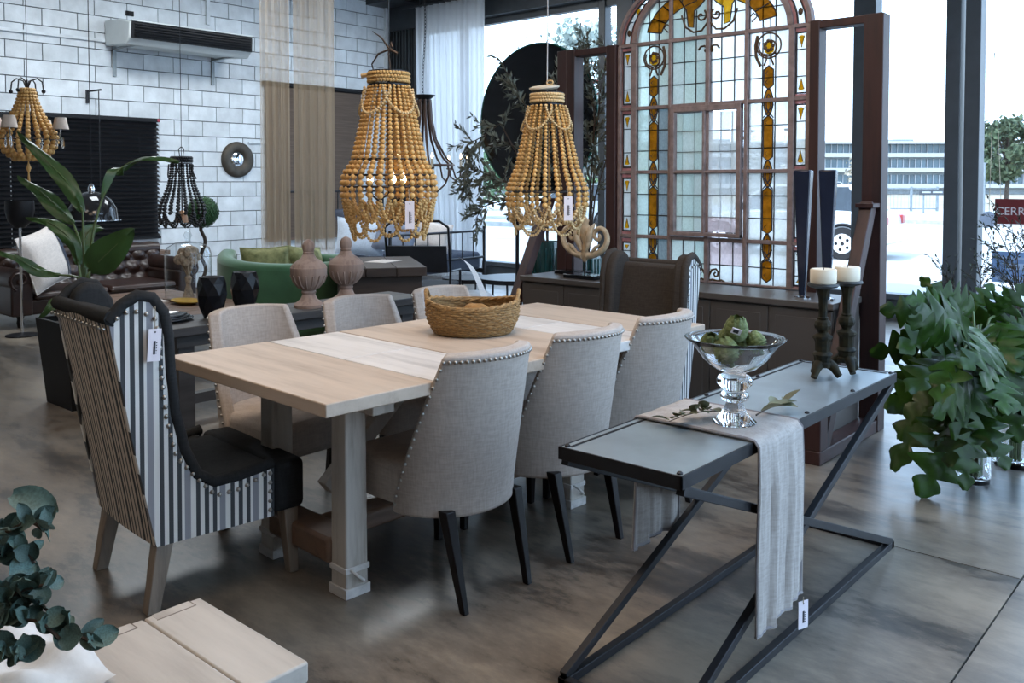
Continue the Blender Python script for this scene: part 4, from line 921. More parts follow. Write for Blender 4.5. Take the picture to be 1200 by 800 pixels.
def bead_chandelier(name, label, loc, prof, n, b0, b1, hoops, swags, mat, smat, collar=True, bulbs=2, cord_top=4.4, cord=STEEL):
    t = thing(name, label, 'chandelier', loc)
    ztop, rtop = prof[0]
    me = strand(prof, b0, b1).mesh('bead_strand', mat, 60)
    for i in range(n): put('bead_strand', me, t, (0, 0, 0), (0, 0, 2 * PI * i / n))
    for z in hoops:
        r = interp(prof, z); part('hoop', MB().tube([(r * cos(a), r * sin(a), z) for a in [2 * PI * i / 36 for i in range(36)]], .0045, 5, True), IRON, t, smooth=60)
    if collar:
        for k, dz in enumerate((.056, .038, .020)):
            cb = MB()
            for i in range(40):
                a = 2 * PI * (i + .5 * (k % 2)) / 40; cb.ball(((rtop + .002) * cos(a), (rtop + .002) * sin(a), ztop + dz), .0098, 7, 4)
            part('crown_band', cb, smat, t, smooth=60)
        part('crown_ring', MB().lathe([(rtop - .008, ztop - .002), (rtop + .004, ztop - .002), (rtop + .004, ztop + .006), (rtop - .008, ztop + .006)], 28).lathe([(rtop - .008, ztop + .064), (rtop + .004, ztop + .064), (rtop + .004, ztop + .070), (rtop - .008, ztop + .070)], 28), IRON, t)
        m = 5
        for i in range(m):                                  # drapes hung round the neck
            a0 = 2 * PI * i / m + .3
            def f(u, a0=a0):
                a = a0 + 2 * PI / m * 1.25 * u; z = ztop - .01 - .13 * (1 - (2 * u - 1) ** 2) ** .8
                r = interp(prof, z) + .019; return (r * cos(a), r * sin(a), z)
            part('neck_drape', rope_curve(f, 40, .0075), smat if smat is BEADBLACK else BEADPALE, t, smooth=60)
    zb, rb = prof[-1]
    for (m, depth, rbot, off, br, span) in swags:           # looped strands under the lowest hoop
        def f(u, depth=depth, rbot=rbot, span=span):
            a = span * u; k = (1 - abs(2 * u - 1) ** 2.6); z = zb - depth * k; r = rb + (rbot - rb) * k; return (r * cos(a), r * sin(a), z)
        sm = rope_curve(f, 40, br).mesh('bead_swag', smat, 60)
        for i in range(m): put('bead_swag', sm, t, (0, 0, 0), (0, 0, 2 * PI * i / m + off))
    part('frame_rod', MB().cyl((0, 0, zb + .02), (0, 0, ztop + .07), .007, n=8), IRON, t)
    hub = zb + .03
    for i in range(bulbs):
        a = 2 * PI * i / max(1, bulbs) + 2.2; r = rb * .42
        part('lamp_arm', MB().tube([(0, 0, hub), (r * .6 * cos(a), r * .6 * sin(a), hub - .03), (r * cos(a), r * sin(a), hub)], .006, 6).cyl((r * cos(a), r * sin(a), hub), (r * cos(a), r * sin(a), hub + .05), .011, n=8), IRON, t)
        part('bulb', MB().lathe([(.004, 0), (.014, .014), (.013, .026), (.004, .05), (0, .055)], 10, (r * cos(a), r * sin(a), hub + .05)), BULB, t, 'lit candle bulb', smooth=60)
    part('hanging_cord', MB().tube([(0, 0, ztop + .06), (.004, 0, ztop + .5), (0, 0, cord_top - loc[2])], .003, 5), cord, t)
    return t
P1 = [(.745, .095), (.60, .128), (.50, .150), (.395, .172), (.372, .180), (.315, .218), (.258, .226), (.19, .222)]
c1 = bead_chandelier('bead_chandelier', 'large honey wooden bead chandelier on a rusty hook, hanging above the turned urns', (-3.32, 2.882, 1.147), P1, 28, .0085, .0158, (.388, .312, .256), ((14, .10, .205, 0, .0090, 2 * PI / 14 * .98), (7, .19, .170, .2, .0085, 2 * PI / 7 * .99), (7, .16, .180, .65, .0085, 2 * PI / 7 * .99), (9, .10, .12, .1, .0095, 2 * PI / 9 * 1.0)), BEAD, ROPE, True, 3)
hk = MB().tube([(.0, 0, .78), (.012, .0, .84), (.0, 0, .90), (.02, 0, .955), (.03, 0, .93)], .004, 6)
hk.tube([(-.055, -.04, .79), (-.065, -.05, .85), (-.04, -.03, .90), (.0, .0, .92), (.03, .022, .905)], [.003, .004, .005, .006, .008], 6).tube([(.035, .026, .90), (.0, 0, .93), (-.03, -.02, .98), (-.065, -.045, 1.01)], [.009, .006, .004, .002], 6)
part('twisted_hook', hk, M('rusty iron', (.07, .045, .03), .6, .4, .4), c1, 'twisted rusty iron hook', smooth=60)
part('wooden_peg', MB().tube([(-.11, -.08, .795), (.0, .0, .815)], .011, 7), BEADPALE, c1)
price_tag(c1, (.236, -.080, .125), .042, .13, R(48), (-.005, .02, .12), label='blank pinkish paper tag')
P2 = [(.735, .088), (.60, .125), (.50, .148), (.38, .175), (.28, .218), (.25, .222), (.17, .218)]
c2 = bead_chandelier('bead_chandelier', 'honey wooden bead chandelier topped by a cream disc, hanging before the round black mirror', (-3.147, 3.892, 1.118), P2, 20, .0085, .0155, (.252,), ((10, .08, .205, 0, .0095, 2 * PI / 10 * .98), (6, .155, .175, .2, .0085, 2 * PI / 6 * .99), (6, .12, .185, .72, .0085, 2 * PI / 6 * .99), (9, .10, .12, .1, .0095, 2 * PI / 9 * 1.0)), BEAD, BEADPALE, True, 0, cord=M('white cord', (.5, .5, .5), .8))
part('ceiling_disc', MB().lathe([(0, 0), (.07, .004), (.085, .014), (.085, .022), (.06, .030), (0, .034)], 28).moved(Matrix.Translation((-.01, -.01, .815)) @ Matrix.Rotation(R(8), 4, 'X')), M('cream enamel', (.62, .54, .42), .4), c2, 'cream ceiling disc', smooth=50)
part('disc_ring', MB().tube([(.02 + .022 * cos(a), 0, .86 + .012 * sin(a)) for a in [2 * PI * i / 14 for i in range(14)]], .004, 5, True), BEADPALE, c2)
price_tag(c2, (.222, -.092, .165), .046, .13, R(41), (-.005, .02, .12))
P3 = [(.62, .05), (.52, .075), (.42, .11), (.32, .16), (.24, .21), (.18, .225), (.10, .20), (.04, .14), (.0, .07)]
c3 = bead_chandelier('bead_chandelier', 'far wooden bead chandelier with small fabric shades hanging before the black blind', (-8.12, 3.015, 1.60), P3, 18, .014, .026, (.18,), (), BEAD, BEAD, False, 0)
for i in range(4):
    a = R(41) + PI / 2 * i
    def q(r, z): return (r * cos(a), r * sin(a), z)
    part('crown_scroll', MB().tube([q(.0, .60), q(.03, .68), q(.09, .70), q(.13, .67), q(.14, .60)], .006, 6).ball(q(.14, .59), .018, 8, 5), IRON, c3, smooth=60)
    part('lamp_arm', MB().tube([q(.1, .20), q(.20, .14), q(.27, .18), q(.28, .27)], .006, 6), CHROME, c3, smooth=60)
    part('lamp_shade', MB().lathe([(.065, .27), (.045, .37), (.043, .37), (.063, .27)], 18, q(.28, 0)[:2] + (0,)), M('cream shade', (.62, .52, .44), .8), c3, 'small cream fabric shade', smooth=50)
    dr = MB()
    for j in range(3): dr.lathe([(0, .10), (.009, .13), (.004, .20), (0, .20)], 6, (q(.28, 0)[0] + .03 * cos(j * 2.1), q(.28, 0)[1] + .03 * sin(j * 2.1), 0))
    part('glass_drop', dr, GLASS, c3)
part('finial', MB().lathe([(0, -.20), (.012, -.17), (.006, -.10), (.022, -.06), (.006, -.02), (0, .02)], 10), BEAD, c3, smooth=50)
P4 = [(.60, .095), (.52, .10), (.40, .12), (.28, .165), (.20, .20), (.12, .205)]
c4 = bead_chandelier('bead_chandelier', 'black bead chandelier hanging against the white block wall beside the green topiary ball', (-7.97, 4.325, .995), P4, 18, .010, .018, (.58,), ((9, .12, .16, .1, .012, 2 * PI / 9 * .98), (9, .09, .2, .0, .012, 2 * PI / 9 * .98)), BEADBLACK, BEADBLACK, True, 0)
part('hook_loops', MB().tube([(-.03, 0, .67), (-.05, 0, .74), (0, 0, .76), (.05, 0, .74), (.03, 0, .67)], .005, 6), IRON, c4)
part('inner_bell', MB().lathe([(.06, .04), (.05, .10), (.02, .15), (0, .16)], 14), M('copper', (.45, .25, .15), .3, .8), c4, 'copper bell inside')
# black iron candle chandelier near the white curtain
t = thing('iron_chandelier', 'brown black iron candle chandelier with lit bulbs on a chain before the white curtain', 'chandelier', (-6.62, 6.216, 1.45))
part('hub', MB().lathe([(0, .83), (.10, .83), (.115, .845), (.06, .80), (.07, .78), (.05, .76), (0, .75)], 16), IRON, t, smooth=40)
DB = M('dark bronze', (.085, .045, .030), .45, .2)
for i in range(8):
    a = 2 * PI * i / 8 + .2
    def q(r, z): return (r * cos(a), r * sin(a), z)
    part('rib', MB().tube([q(.06, .80), q(.075, .60), q(.12, .40), q(.22, .22), q(.30, .14)], [.016, .015, .013, .011, .010], 6), DB, t, smooth=60)
    part('candle_arm', MB().tube([q(.28, .14), q(.32, .02), q(.38, -.02), q(.43, .02), q(.44, .10)], .009, 6).lathe([(0, .10), (.02, .10), (.028, .115), (0, .115)], 10, q(.44, 0)[:2] + (0,)), DB, t, smooth=60)
    cs_ = part('candle_sleeve', MB().cyl(q(.44, .115), q(.44, .20), .013, n=10), CANDLE, t)
    part('bulb', MB().lathe([(.004, 0), (.014, .016), (.004, .05), (0, .055)], 8, q(.44, .20)), CANDLEBULB, cs_, smooth=60)
for r, z in ((.30, .14), (.10, -.16)):
    part('ring', MB().tube([(r * cos(a), r * sin(a), z) for a in [2 * PI * i / 32 for i in range(32)]], .011, 6, True), DB, t, smooth=60)
for i in range(4):
    a = 2 * PI * i / 4 + .5; part('lower_brace', MB().tube([(.30 * cos(a), .30 * sin(a), .14), (.22 * cos(a), .22 * sin(a), -.05), (.10 * cos(a), .10 * sin(a), -.16)], .009, 6), DB, t, smooth=60)
chn = MB(); z = .86
while z < 2.95:
    k = int(z * 40) % 2; w_ = .010
    chn.tube([((w_ * cos(a)) * (1 - k) + .02 * sin(z * 5), w_ * cos(a) * k, z + .022 * sin(a)) for a in [2 * PI * i / 8 for i in range(8)]], .0035, 4, True); z += .034
part('chain', chn, IRON, t, kind='stuff')

# ------------------------------------------------------------------ on the block wall
t = thing('air_conditioner', 'white wall mounted air conditioner with black louvres on the block wall', 'air conditioner', (-10.89, 5.75, 3.05))
ACW = M('appliance white', (.62, .66, .66), .5, var=.04)
part('housing', MB().prism([(.02, .02), (.55, -.02), (.64, .06), (.66, .24), (.40, .30), (.02, .32)], -.82, .82, 1), ACW, t, bevel=.015)
part('louvre_frame', MB().prism([(.643, .055), (.662, .05), (.675, .22), (.665, .245)], -.80, .80, 1), BLACK, t)
for i in range(5): part('louvre', MB().box((.676, 0, .085 + i * .032), (.03, 1.54, .006), (0, R(25), 0)), BLACKGLOSS, t)
part('lip', MB().span((.60, -.80, .245), (.685, .80, .262)), ACW, t, bevel=.004)
for s in (-.7, .62):
    part('bracket', MB().span((-.004, s - .02, -.34), (.02, s + .02, .02)).span((.0, s - .02, -.02), (.5, s + .02, .0)), M('galvanised bracket', (.3, .33, .34), .5, .5), t)
# black slatted blind
t = thing('slatted_blind', 'wide black slatted blind hanging on the white block wall', 'blind', (-10.87, 4.72, .72))
part('headrail', MB().span((-.02, -.87, 1.455), (.05, .87, 1.50)), BLACK, t)
SLM = M('black slat', (.010, .010, .012), .35, var=.2)
slat = MB().box((0, 0, 0), (.050, 1.72, .004), (0, R(38), 0)).mesh('slat', SLM, 0)
for i in range(27): put('slat', slat, t, (.02, 0, .03 + i * .0535))
for y in (-.6, .0, .6): part('ladder_cord', MB().cyl((.045, y, .02), (.045, y, 1.46), .003, n=5), BLACK, t)
part('bottom_rail', MB().span((0, -.87, -.02), (.04, .87, .01)), BLACK, t)
part('backing', MB().span((-.028, -.86, 0), (-.022, .86, 1.47)), BLACK, t)
for y in (-.85, .85): part('end_clip', MB().cyl((.05, y, 1.478), (.056, y, 1.478), .02, n=10), M('red clip', (.35, .03, .05), .4), t, 'small red end clip')
t = thing('slatted_blind', 'dark slatted blind at the frame edge left of the wide black blind', 'blind', (-10.86, 3.345, .62))
for i in range(28): put('slat', slat, t, (.03, 0, .03 + i * .0535), (0, 0, 0), (1, .58, 1))
part('headrail', MB().span((-.02, -.5, 1.52), (.06, .5, 1.58)), BLACK, t)
part('backing', MB().span((-.028, -.5, 0), (-.022, .5, 1.53)), BLACK, t)
# round mirror on the wall
t = thing('porthole_mirror', 'small round convex mirror in a thick dark frame on the block wall', 'mirror', (-10.89, 6.725, 1.722))
part('frame', MB().lathe([(.10, .012), (.115, .035), (.16, .055), (.21, .05), (.24, .03), (.245, 0), (.10, 0)], 40).moved(Matrix.Rotation(R(90), 4, 'Y')), M('antiqued bronze frame', (.075, .062, .048), .5, .4, .4), t, smooth=50)
part('glass', MB().lathe([(0, .040), (.05, .036), (.09, .024), (.11, .010)], 32).moved(Matrix.Rotation(R(90), 4, 'Y')), MIRROR, t, smooth=60)
# roller blind behind the beige curtain
t = thing('roller_blind', 'brown woven roller blind with black top tube on the block wall', 'blind', (-10.88, 8.02, .6))
part('tube', MB().cyl((.03, -.90, 2.20), (.03, .90, 2.20), .035, n=12), BLACK, t, 'black roller tube')
part('cloth', MB().span((.02, -.86, .0), (.026, .84, 2.19)), M('brown woven blind', (.115, .082, .062), .9, var=.3, scale=30, stretch=(1, .1, 4), bmp=.4), t)
part('bottom_bar', MB().span((.012, -.86, -.02), (.034, .84, .01)), BROWNWOOD, t)
# wall plates
for y, z, s, lb in ((6.0, .50, .05, 'dark square socket on the block wall above the leather sofa'), (5.25, 3.50, .05, 'dark cable box on the block wall above the air conditioner'), (3.93, 3.63, .07, 'dark cable box high on the block wall near the frame edge')):
    b = part('wall_socket', MB().span((-10.893, y - s, z - s * .6), (-10.875, y + s, z + s * .6)).span((-10.876, y - s * .5, z - s * .3), (-10.870, y + s * .5, z + s * .3)), BLACK, None, bevel=.003); tag(b, lb, 'socket')
br = part('wall_bracket', MB().span((-10.895, 4.70, 2.36), (-10.87, 4.73, 2.52)).bar((-10.88, 4.715, 2.50), (-10.66, 4.78, 2.51), .02, .02).cyl((-10.70, 4.77, 2.51), (-10.70, 4.77, 1.2), .006, n=6), IRON, None); tag(br, 'small black iron bracket with hanging wire above the wide black blind', 'bracket')
pl_ = part('wall_shelf', MB().span((-10.89, 4.55, .50), (-10.66, 5.62, .56)), BROWNWOOD, None, bevel=.004); tag(pl_, 'brown wooden ledge on the block wall behind the leather sofa', 'shelf')

# ------------------------------------------------------------------ leather sofa
t = thing('chesterfield_sofa', 'dark brown tufted leather sofa along the block wall under the black blind', 'sofa', (-9.95, 4.2, 0))
part('base', MB().span((-.20, -.93, .12), (.70, .93, .27)), LEATHER, t, bevel=.02)
for i in range(2): part('seat_cushion', MB().span((.02, -.74 + i * .745, .26), (.73, -.01 + i * .745, .335)), LEATHER, t, bevel=.05, seg=4, smooth=60)
def tuft(u, v):
    y = -.95 + 1.9 * u; z = .24 + .42 * v; a = u * 11 * PI; b = v * 3 * PI
    d = .035 * abs(sin(a + (PI / 2 if int(v * 3) % 2 else 0))) * abs(sin(b)); return Vector((.03 + d * 1.3 - .12 * v, y, z)), (-1, 0, 0)
part('backrest', MB().sheet(tuft, 88, 18, .16), LEATHER, t, smooth=60)
bt = MB()
for i in range(12):
    for j in range(3): bt.ball((.045 - .12 * (j + .3) / 3, -.9 + 1.8 * (i + .5 * (j % 2)) / 12, .33 + .12 * j), .012, 6, 4)
part('tuft_buttons', bt, LEATHER, t, kind='stuff')
part('back_roll', MB().tube([(-.14, -.95 + 1.9 * i / 20, .635 + .006 * (i % 2)) for i in range(21)], .085, 14), LEATHER, t, smooth=60)
for s in (-1, 1):
    y = s * .86
    part('armrest', MB().span((-.20, y - .10, .12), (.74, y + .10, .44)), LEATHER, t, bevel=.02)
    part('arm_roll', MB().tube([(-.20 + .94 * i / 16, y + s * .02, .47 + .004 * (i % 2)) for i in range(17)], .105, 18), LEATHER, t, smooth=60)
    part('arm_scroll', MB().tube([(.748, y + s * .02 + (.10 - .006 * i) * cos(.55 * i - 1.2) * s, .47 + (.10 - .006 * i) * sin(.55 * i - 1.2)) for i in range(15)], .014, 6), LEATHER, t, smooth=60)
    for x in (-.12, .62): part('leg', MB().lathe([(.025, 0), (.035, .04), (.028, .08), (.04, .12)], 12, (x, s * .84, 0)), LEGBLACK, t)
# pillow on the sofa
def cushion(name, label, loc, rot, w, h, th, mat, group=None, stripes_=None):
    t = thing(name, label, 'cushion', loc, 0, group); t.rotation_euler = rot
    def fn(u, v, s):
        x, y = 2 * u - 1, 2 * v - 1; k = (1 - x ** 4) * (1 - y ** 4); pin = 1 - .07 * (1 - (x * y) ** 2)
        return Vector((x * w / 2 * pin, s * th / 2 * k ** .6, y * h / 2 * pin))
    mb = MB().grid(lambda u, v: fn(u, v, 1), 16, 16).join(MB().grid(lambda u, v: fn(u, v, -1), 16, 16))
    part('cover', mb, mat, t, smooth=80)
    pts = [fn(*p, 0) for p in [(i / 10, 0) for i in range(10)] + [(1, i / 10) for i in range(10)] + [(1 - i / 10, 1) for i in range(10)] + [(0, 1 - i / 10) for i in range(10)]]
    part('piping', MB().tube(pts, .006, 5, True), mat, t, smooth=60)
    return t
pc = cushion('cushion', 'large cream cushion with two dark edge stripes on the leather sofa', (-9.35, 3.60, .655), (R(14), R(12), R(-55)), .58, .58, .20, CREAM)
st = MB()
for x in (-.185, -.225):
    st.grid(lambda u, v, x=x: Vector((x + .018 * (u - .5), -(.2 / 2 * ((1 - (x / .29) ** 4) * max(0, 1 - ((2 * v - 1) * .97) ** 4)) ** .6 + .003), (2 * v - 1) * .275 * (.955 + .02 * abs(2 * v - 1)))), 1, 16)
s2 = MB(); s2.v = [(x, -y, z) for x, y, z in st.v]; s2.f = st.f; st.join(s2)
part('dark_stripe', st, NAVY, pc, 'two dark woven stripes', smooth=60)

# ------------------------------------------------------------------ slatted coffee table and its things
t = thing('coffee_table', 'low coffee table of brown planks in front of the leather sofa', 'table', (-6.87, 3.585, 0))
for i in range(8): part('plank', MB().span((-.82 + i * .205 + .003, -.435, .41), (-.82 + (i + 1) * .205 - .003, .435, .45)), BROWNWOOD, t, bevel=.004)
part('apron', MB().span((-.79, -.40, .33), (.79, .40, .41)), BROWNWOOD, t)
for x in (-.74, .74):
    for y in (-.36, .36): part('leg', MB().span((x - .045, y - .045, 0), (x + .045, y + .045, .34)), GREYWOOD, t)
t = thing('glass_cloche', 'tall glass cloche over dried flowers on the plank coffee table', 'cloche', (-6.88, 3.78, .45))
part('dome', MB().lathe([(.185, .02), (.185, .38), (.17, .43), (.10, .47), (.02, .48), (.02, .50), (.035, .53), (.02, .56), (0, .565)], 32), pane_glass('cloche glass', (.93, .95, .96), 1.0), t, smooth=50)
part('base', MB().lathe([(0, 0), (.20, 0), (.20, .02), (0, .022)], 32), BROWNWOOD, t)
DF = M('dried flowers', (.36, .28, .20), .9, var=.5, scale=40, bmp=.8)
part('stand', MB().lathe([(.05, .02), (.035, .06), (.018, .12), (.03, .18), (.012, .20)], 14), DF, t)
for i in range(12):
    a = i * 2.4; r = .03 + .045 * ((i * 37) % 10) / 10
    part('flower_head', MB().ball((r * cos(a), r * sin(a), .36 + .045 * sin(i * 1.7)), .045, 7, 5).tube([(r * cos(a), r * sin(a), .34), (0, 0, .18)], .005, 4), DF, t)
t = thing('shallow_dish', 'shallow yellow dish on the plank coffee table beside the cloche', 'dish', (-6.62, 3.62, .45))
part('dish', MB().lathe([(0, 0), (.08, 0), (.17, .030), (.165, .034), (.08, .008), (0, .008)], 28, sq=.6), M('yellow glaze', (.60, .37, .06), .3), t, smooth=50)
t = thing('napkin_stack', 'small folded white napkins on the plank coffee table by the yellow dish', 'napkins', (-6.86, 3.50, .45))
part('cloth', MB().box((0, 0, .012), (.16, .10, .02), (0, R(5), .3)), CREAM, t, bevel=.004)
# grey side table
GT = (-4.91, 3.45)
t = thing('side_table', 'long low grey stained table carrying urns and black vases behind the dining chairs', 'table', (*GT, 0))
for i in range(2): part('plank', MB().span((-.21 + i * .21 + .002, -.98, .55), (-.21 + (i + 1) * .21 - .002, .98, .60)), GREYWOOD, t, bevel=.004)
part('apron', MB().span((-.17, -.92, .48), (.17, .92, .55)), GREYWOOD, t)
for y in (-.85, .85):
    for x in (-.13, .10): part('leg', MB().span((x - .05, y - .05, 0), (x + .05, y + .05, .48)), GREYWOOD, t, bevel=.004)
    part('stretcher', MB().span((-.13, y - .03, .10), (.10, y + .03, .16)), GREYWOOD, t)
part('stretcher', MB().span((-.06, -.85, .10), (0, .85, .16)), GREYWOOD, t)
def faceted_vase(lb, x, y):
    t = thing('faceted_vase', lb, 'vase', (x, y, .60), 0, 'black faceted vases'); rr = ((.05, 0), (.075, .07), (.092, .14), (.085, .21), (.075, .25)); vs = []; fs = []
    for k, (r, z) in enumerate(rr):
        for j in range(8):
            a = 2 * PI * (j + .5 * (k % 2)) / 8; vs.append((r * cos(a), r * sin(a), z))
    for k in range(4):
        for j in range(8):
            a, b, c, d = k * 8 + j, k * 8 + (j + 1) % 8, (k + 1) * 8 + j, (k + 1) * 8 + (j + 1) % 8
            fs += [(a, b, c), (b, d, c)] if k % 2 == 0 else [(a, b, d), (a, d, c)]
    fs.append(tuple(range(7, -1, -1)))
    part('body', MB().add(vs, fs), BLACKGLOSS, t, smooth=0)
    part('mouth', MB().lathe([(0, .20), (.066, .235), (.074, .249), (.060, .249), (0, .21)], 8), BLACK, t, smooth=0)
faceted_vase('black faceted vase on the grey side table, nearer the cloche', -4.93, 2.86); faceted_vase('black faceted vase on the grey side table, nearer the green sofa', -5.03, 3.15)
t = thing('plate_stack', 'stack of black plates on the near end of the grey side table', 'plates', (-5.02, 2.62, .60))
for i in range(3): part('plate', MB().lathe([(0, .0), (.09, .0), (.15 - .012 * i, .016), (.148 - .012 * i, .020), (.09, .006), (0, .006)], 32, (0.01 * i, -.012 * i, .012 * i)), BLACKGLOSS, t, smooth=50)
URN = [(0, 0), (.095, 0), (.098, .02), (.080, .035), (.055, .055), (.042, .085), (.048, .10), (.044, .112), (.060, .125), (.098, .165), (.118, .215), (.120, .262), (.114, .268), (.112, .278), (.080, .305), (.050, .325), (.040, .345), (.034, .35), (.038, .36), (.034, .366), (.040, .385), (.042, .41), (.030, .435), (.010, .447), (0, .448)]
for x, y, lb in ((-4.86, 3.52, 'turned weathered wooden urn finial, left of the two on the grey side table'), (-4.90, 3.86, 'turned weathered wooden urn finial, right of the two on the grey side table')):
    t = thing('turned_urn', lb, 'urn', (x, y, .60), 0, 'wooden urns on the side table'); part('body', MB().lathe(URN, 32), PALEWOOD, t, smooth=40)
    fl_ = MB()
    for i in range(16):
        a = 2 * PI * i / 16; fl_.tube([(r * 1.0 * cos(a), r * sin(a), z) for r, z in ((.062, .128), (.098, .167), (.1185, .215))], .006, 4)
    part('carved_rib', fl_, PALEWOOD, t, smooth=60)
dish = thing('shallow_dish', 'small dark dish on the grey side table at the foot of the left urn', 'dish', (-4.92, 3.30, .60)); part('dish', MB().lathe([(0, 0), (.05, 0), (.08, .015), (.076, .018), (0, .006)], 24), BLACKGLOSS, dish, smooth=50)
# green tub sofa
t = thing('tub_sofa', 'curved green velvet sofa behind the grey side table', 'sofa', (-6.78, 4.70, 0))
def tub(u, v):
    a = R(-140) + R(280) * u; rx, ry = .55, .64; x = rx * cos(a); y = ry * sin(a); z = .10 + (.625 + .11 * (abs(2 * u - 1)) ** 2 * (1 if u < .5 else .1)) * v
    return Vector((x, y, z)), (-cos(a), -sin(a) * .8, 0)
part('back_shell', MB().sheet(tub, 40, 5, .17), GREENVELVET, t, bevel=.06, seg=4, smooth=70)
part('seat_cushion', MB().prism([(.36 * cos(a) - .08, .46 * sin(a)) for a in [2 * PI * i / 28 for i in range(28)]], .12, .42, 2), GREENVELVET, t, bevel=.05, seg=3, smooth=60)
part('plinth', MB().prism([(.42 * cos(a) - .04, .52 * sin(a)) for a in [2 * PI * i / 28 for i in range(28)]], 0, .11, 2), BLACK, t)
YG = M('moss and gold brocade', (.16, .17, .045), .85, var=.5, scale=14, col2=(.30, .29, .12))
cushion('cushion', 'moss green patterned cushion at the left of the green sofa', (-6.86, 4.52, .63), (R(-16), 0, R(75)), .44, .44, .15, YG, 'moss cushions on the green sofa')
cushion('cushion', 'moss green patterned cushion beside its twin, nearer the urns', (-6.86, 4.95, .62), (R(-18), R(6), R(100)), .44, .42, .15, YG, 'moss cushions on the green sofa')
# curtains
def curtain(name, label, mat, p, q, z0, z1, folds, amp, sway=0, gather=0, seed=1):
    t = thing(name, label, 'curtain', (p[0], p[1], 0)); P, Q = Vector((*p, 0)), Vector((*q, 0)); d = Q - P; n = Vector((-d.y, d.x, 0)).normalized(); r = random.Random(seed); ph = [r.uniform(0, 6) for _ in range(4)]
    def fn(u, v):
        z = z0 + (z1 - z0) * v; a = amp * (.6 + .4 * (1 - v)) * (sin(2 * PI * folds * u + ph[0]) + .45 * sin(2 * PI * folds * 2.3 * u + ph[1] + v))
        uu = u - gather * (1 - v) ** 2 * (u - .35)
        return d * uu + n * a + d.normalized() * sway * (1 - v) ** 2 * .3 + Vector((0, 0, z))
    part('cloth', MB().grid(fn, int(folds * 14), 14), mat, t, smooth=80)
    part('heading', MB().tube([fn(i / 60, 1) for i in range(61)], .012, 5), mat, t, smooth=60)
    part('hem', MB().tube([fn(i / 90, .004) for i in range(91)], .006, 4), mat, t, smooth=60)
    return t
curtain('sheer_curtain', 'beige sheer curtain panel hanging before the block wall, wider one next to the round mirror', TANSHEER, (-7.6, 4.96), (-7.6, 5.30), .02, 4.2, 4, .022, 0, 0, 3)
curtain('sheer_curtain', 'beige sheer curtain panel hanging before the brown roller blind', TANSHEER, (-7.6, 5.35), (-7.6, 5.84), .02, 4.2, 4.5, .022, 0, 0, 8)
rod = part('curtain_rail', MB().cyl((-7.6, 4.6, 4.22), (-7.6, 6.2, 4.22), .016, n=8).cyl((-7.6, 4.8, 4.22), (-7.6, 4.8, 4.42), .008, n=6).cyl((-7.6, 6.0, 4.22), (-7.6, 6.0, 4.42), .008, n=6), STEEL, None); tag(rod, 'steel rail carrying the beige sheer curtains', 'curtain rail')
curtain('sheer_curtain', 'long white sheer curtain gathered at the left end of the street window', WHITESHEER, (-9.98, 9.22), (-8.58, 9.22), .02, 4.02, 11, .035, .5, .25, 5)
rod = part('curtain_rail', MB().cyl((-10.3, 9.22, 4.05), (-8.4, 9.22, 4.05), .014, n=8).span((-9.9, 9.2, 4.05), (-9.88, 9.24, 4.30)).span((-8.6, 9.2, 4.05), (-8.58, 9.24, 4.30)), STEEL, None); tag(rod, 'dark rail carrying the long white sheer curtain', 'curtain rail')
# ------------------------------------------------------------------ middle distance: desk, bed, metal chair, low tables
t = thing('desk', 'dark wooden desk with slab sides behind the turned urns', 'desk', (-5.78, 4.86, 0), R(145))
for i in range(3): part('plank', MB().span((-.525, -.36 + i * .24 + .002, .68), (.525, -.36 + (i + 1) * .24 - .002, .75)), DARKWOOD, t, bevel=.004)
for x in (-.42, .42): part('side_slab', MB().span((x - .035, -.33, 0), (x + .035, .33, .68)), DARKWOOD, t, bevel=.004)
part('modesty_panel', MB().span((-.39, -.02, .12), (.39, .02, .66)), DARKWOOD, t)
pp = part('paper_sheet', MB().box((-5.78, 4.95, .752), (.20, .28, .003), (0, 0, .3)), CREAM, None); tag(pp, 'white sheet of paper lying on the dark wooden desk', 'paper')
t = thing('metal_bed', 'black metal framed bed with slate and pale blue pillows by the roller blind', 'bed', (-8.9, 7.65, 0))
part('mattress', MB().span((-.9, -.78, .30), (.95, .78, .50)), FARCLOTH, t, bevel=.06, seg=4, smooth=60)
part('blanket', MB().span((-.1, -.80, .28), (.97, .80, .515)), NAVY, t, bevel=.05, seg=4, smooth=60)
for x, h in ((-.98, 1.35), (1.02, .85)):
    for y in (-.80, .80): part('post', MB().cyl((x, y, 0), (x, y, h), .02, n=10), IRON, t)
    part('rail', MB().cyl((x, -.80, h - .06), (x, .80, h - .06), .015, n=8), IRON, t); part('rail', MB().cyl((x, -.80, .45), (x, .80, .45), .015, n=8), IRON, t)
    for i in range(7): part('spindle', MB().cyl((x, -.6 + .2 * i, .45), (x, -.6 + .2 * i, h - .06), .009, n=6), IRON, t)
for y in (-.79, .79): part('side_rail', MB().span((-.98, y - .012, .24), (1.02, y + .012, .30)), IRON, t)
cushion('pillow', 'pale blue pillow propped on the metal bed, nearest the beige curtain', (-8.55, 6.95, .74), (R(-20), R(8), R(60)), .58, .46, .18, FARCLOTH)
cushion('pillow', 'slate blue pillow propped at the back of the metal bed', (-8.95, 7.25, .88), (R(-15), R(-5), R(65)), .56, .44, .18, NAVY)
cushion('pillow', 'grey blue pillow lying in the middle of the metal bed', (-8.25, 7.25, .74), (R(-30), R(14), R(40)), .52, .42, .16, M('grey blue cloth', (.20, .23, .30), .9))
cushion('pillow', 'white pillow leaning on the foot of the metal bed', (-8.15, 7.80, .72), (R(-20), R(10), R(35)), .44, .40, .16, CREAM)
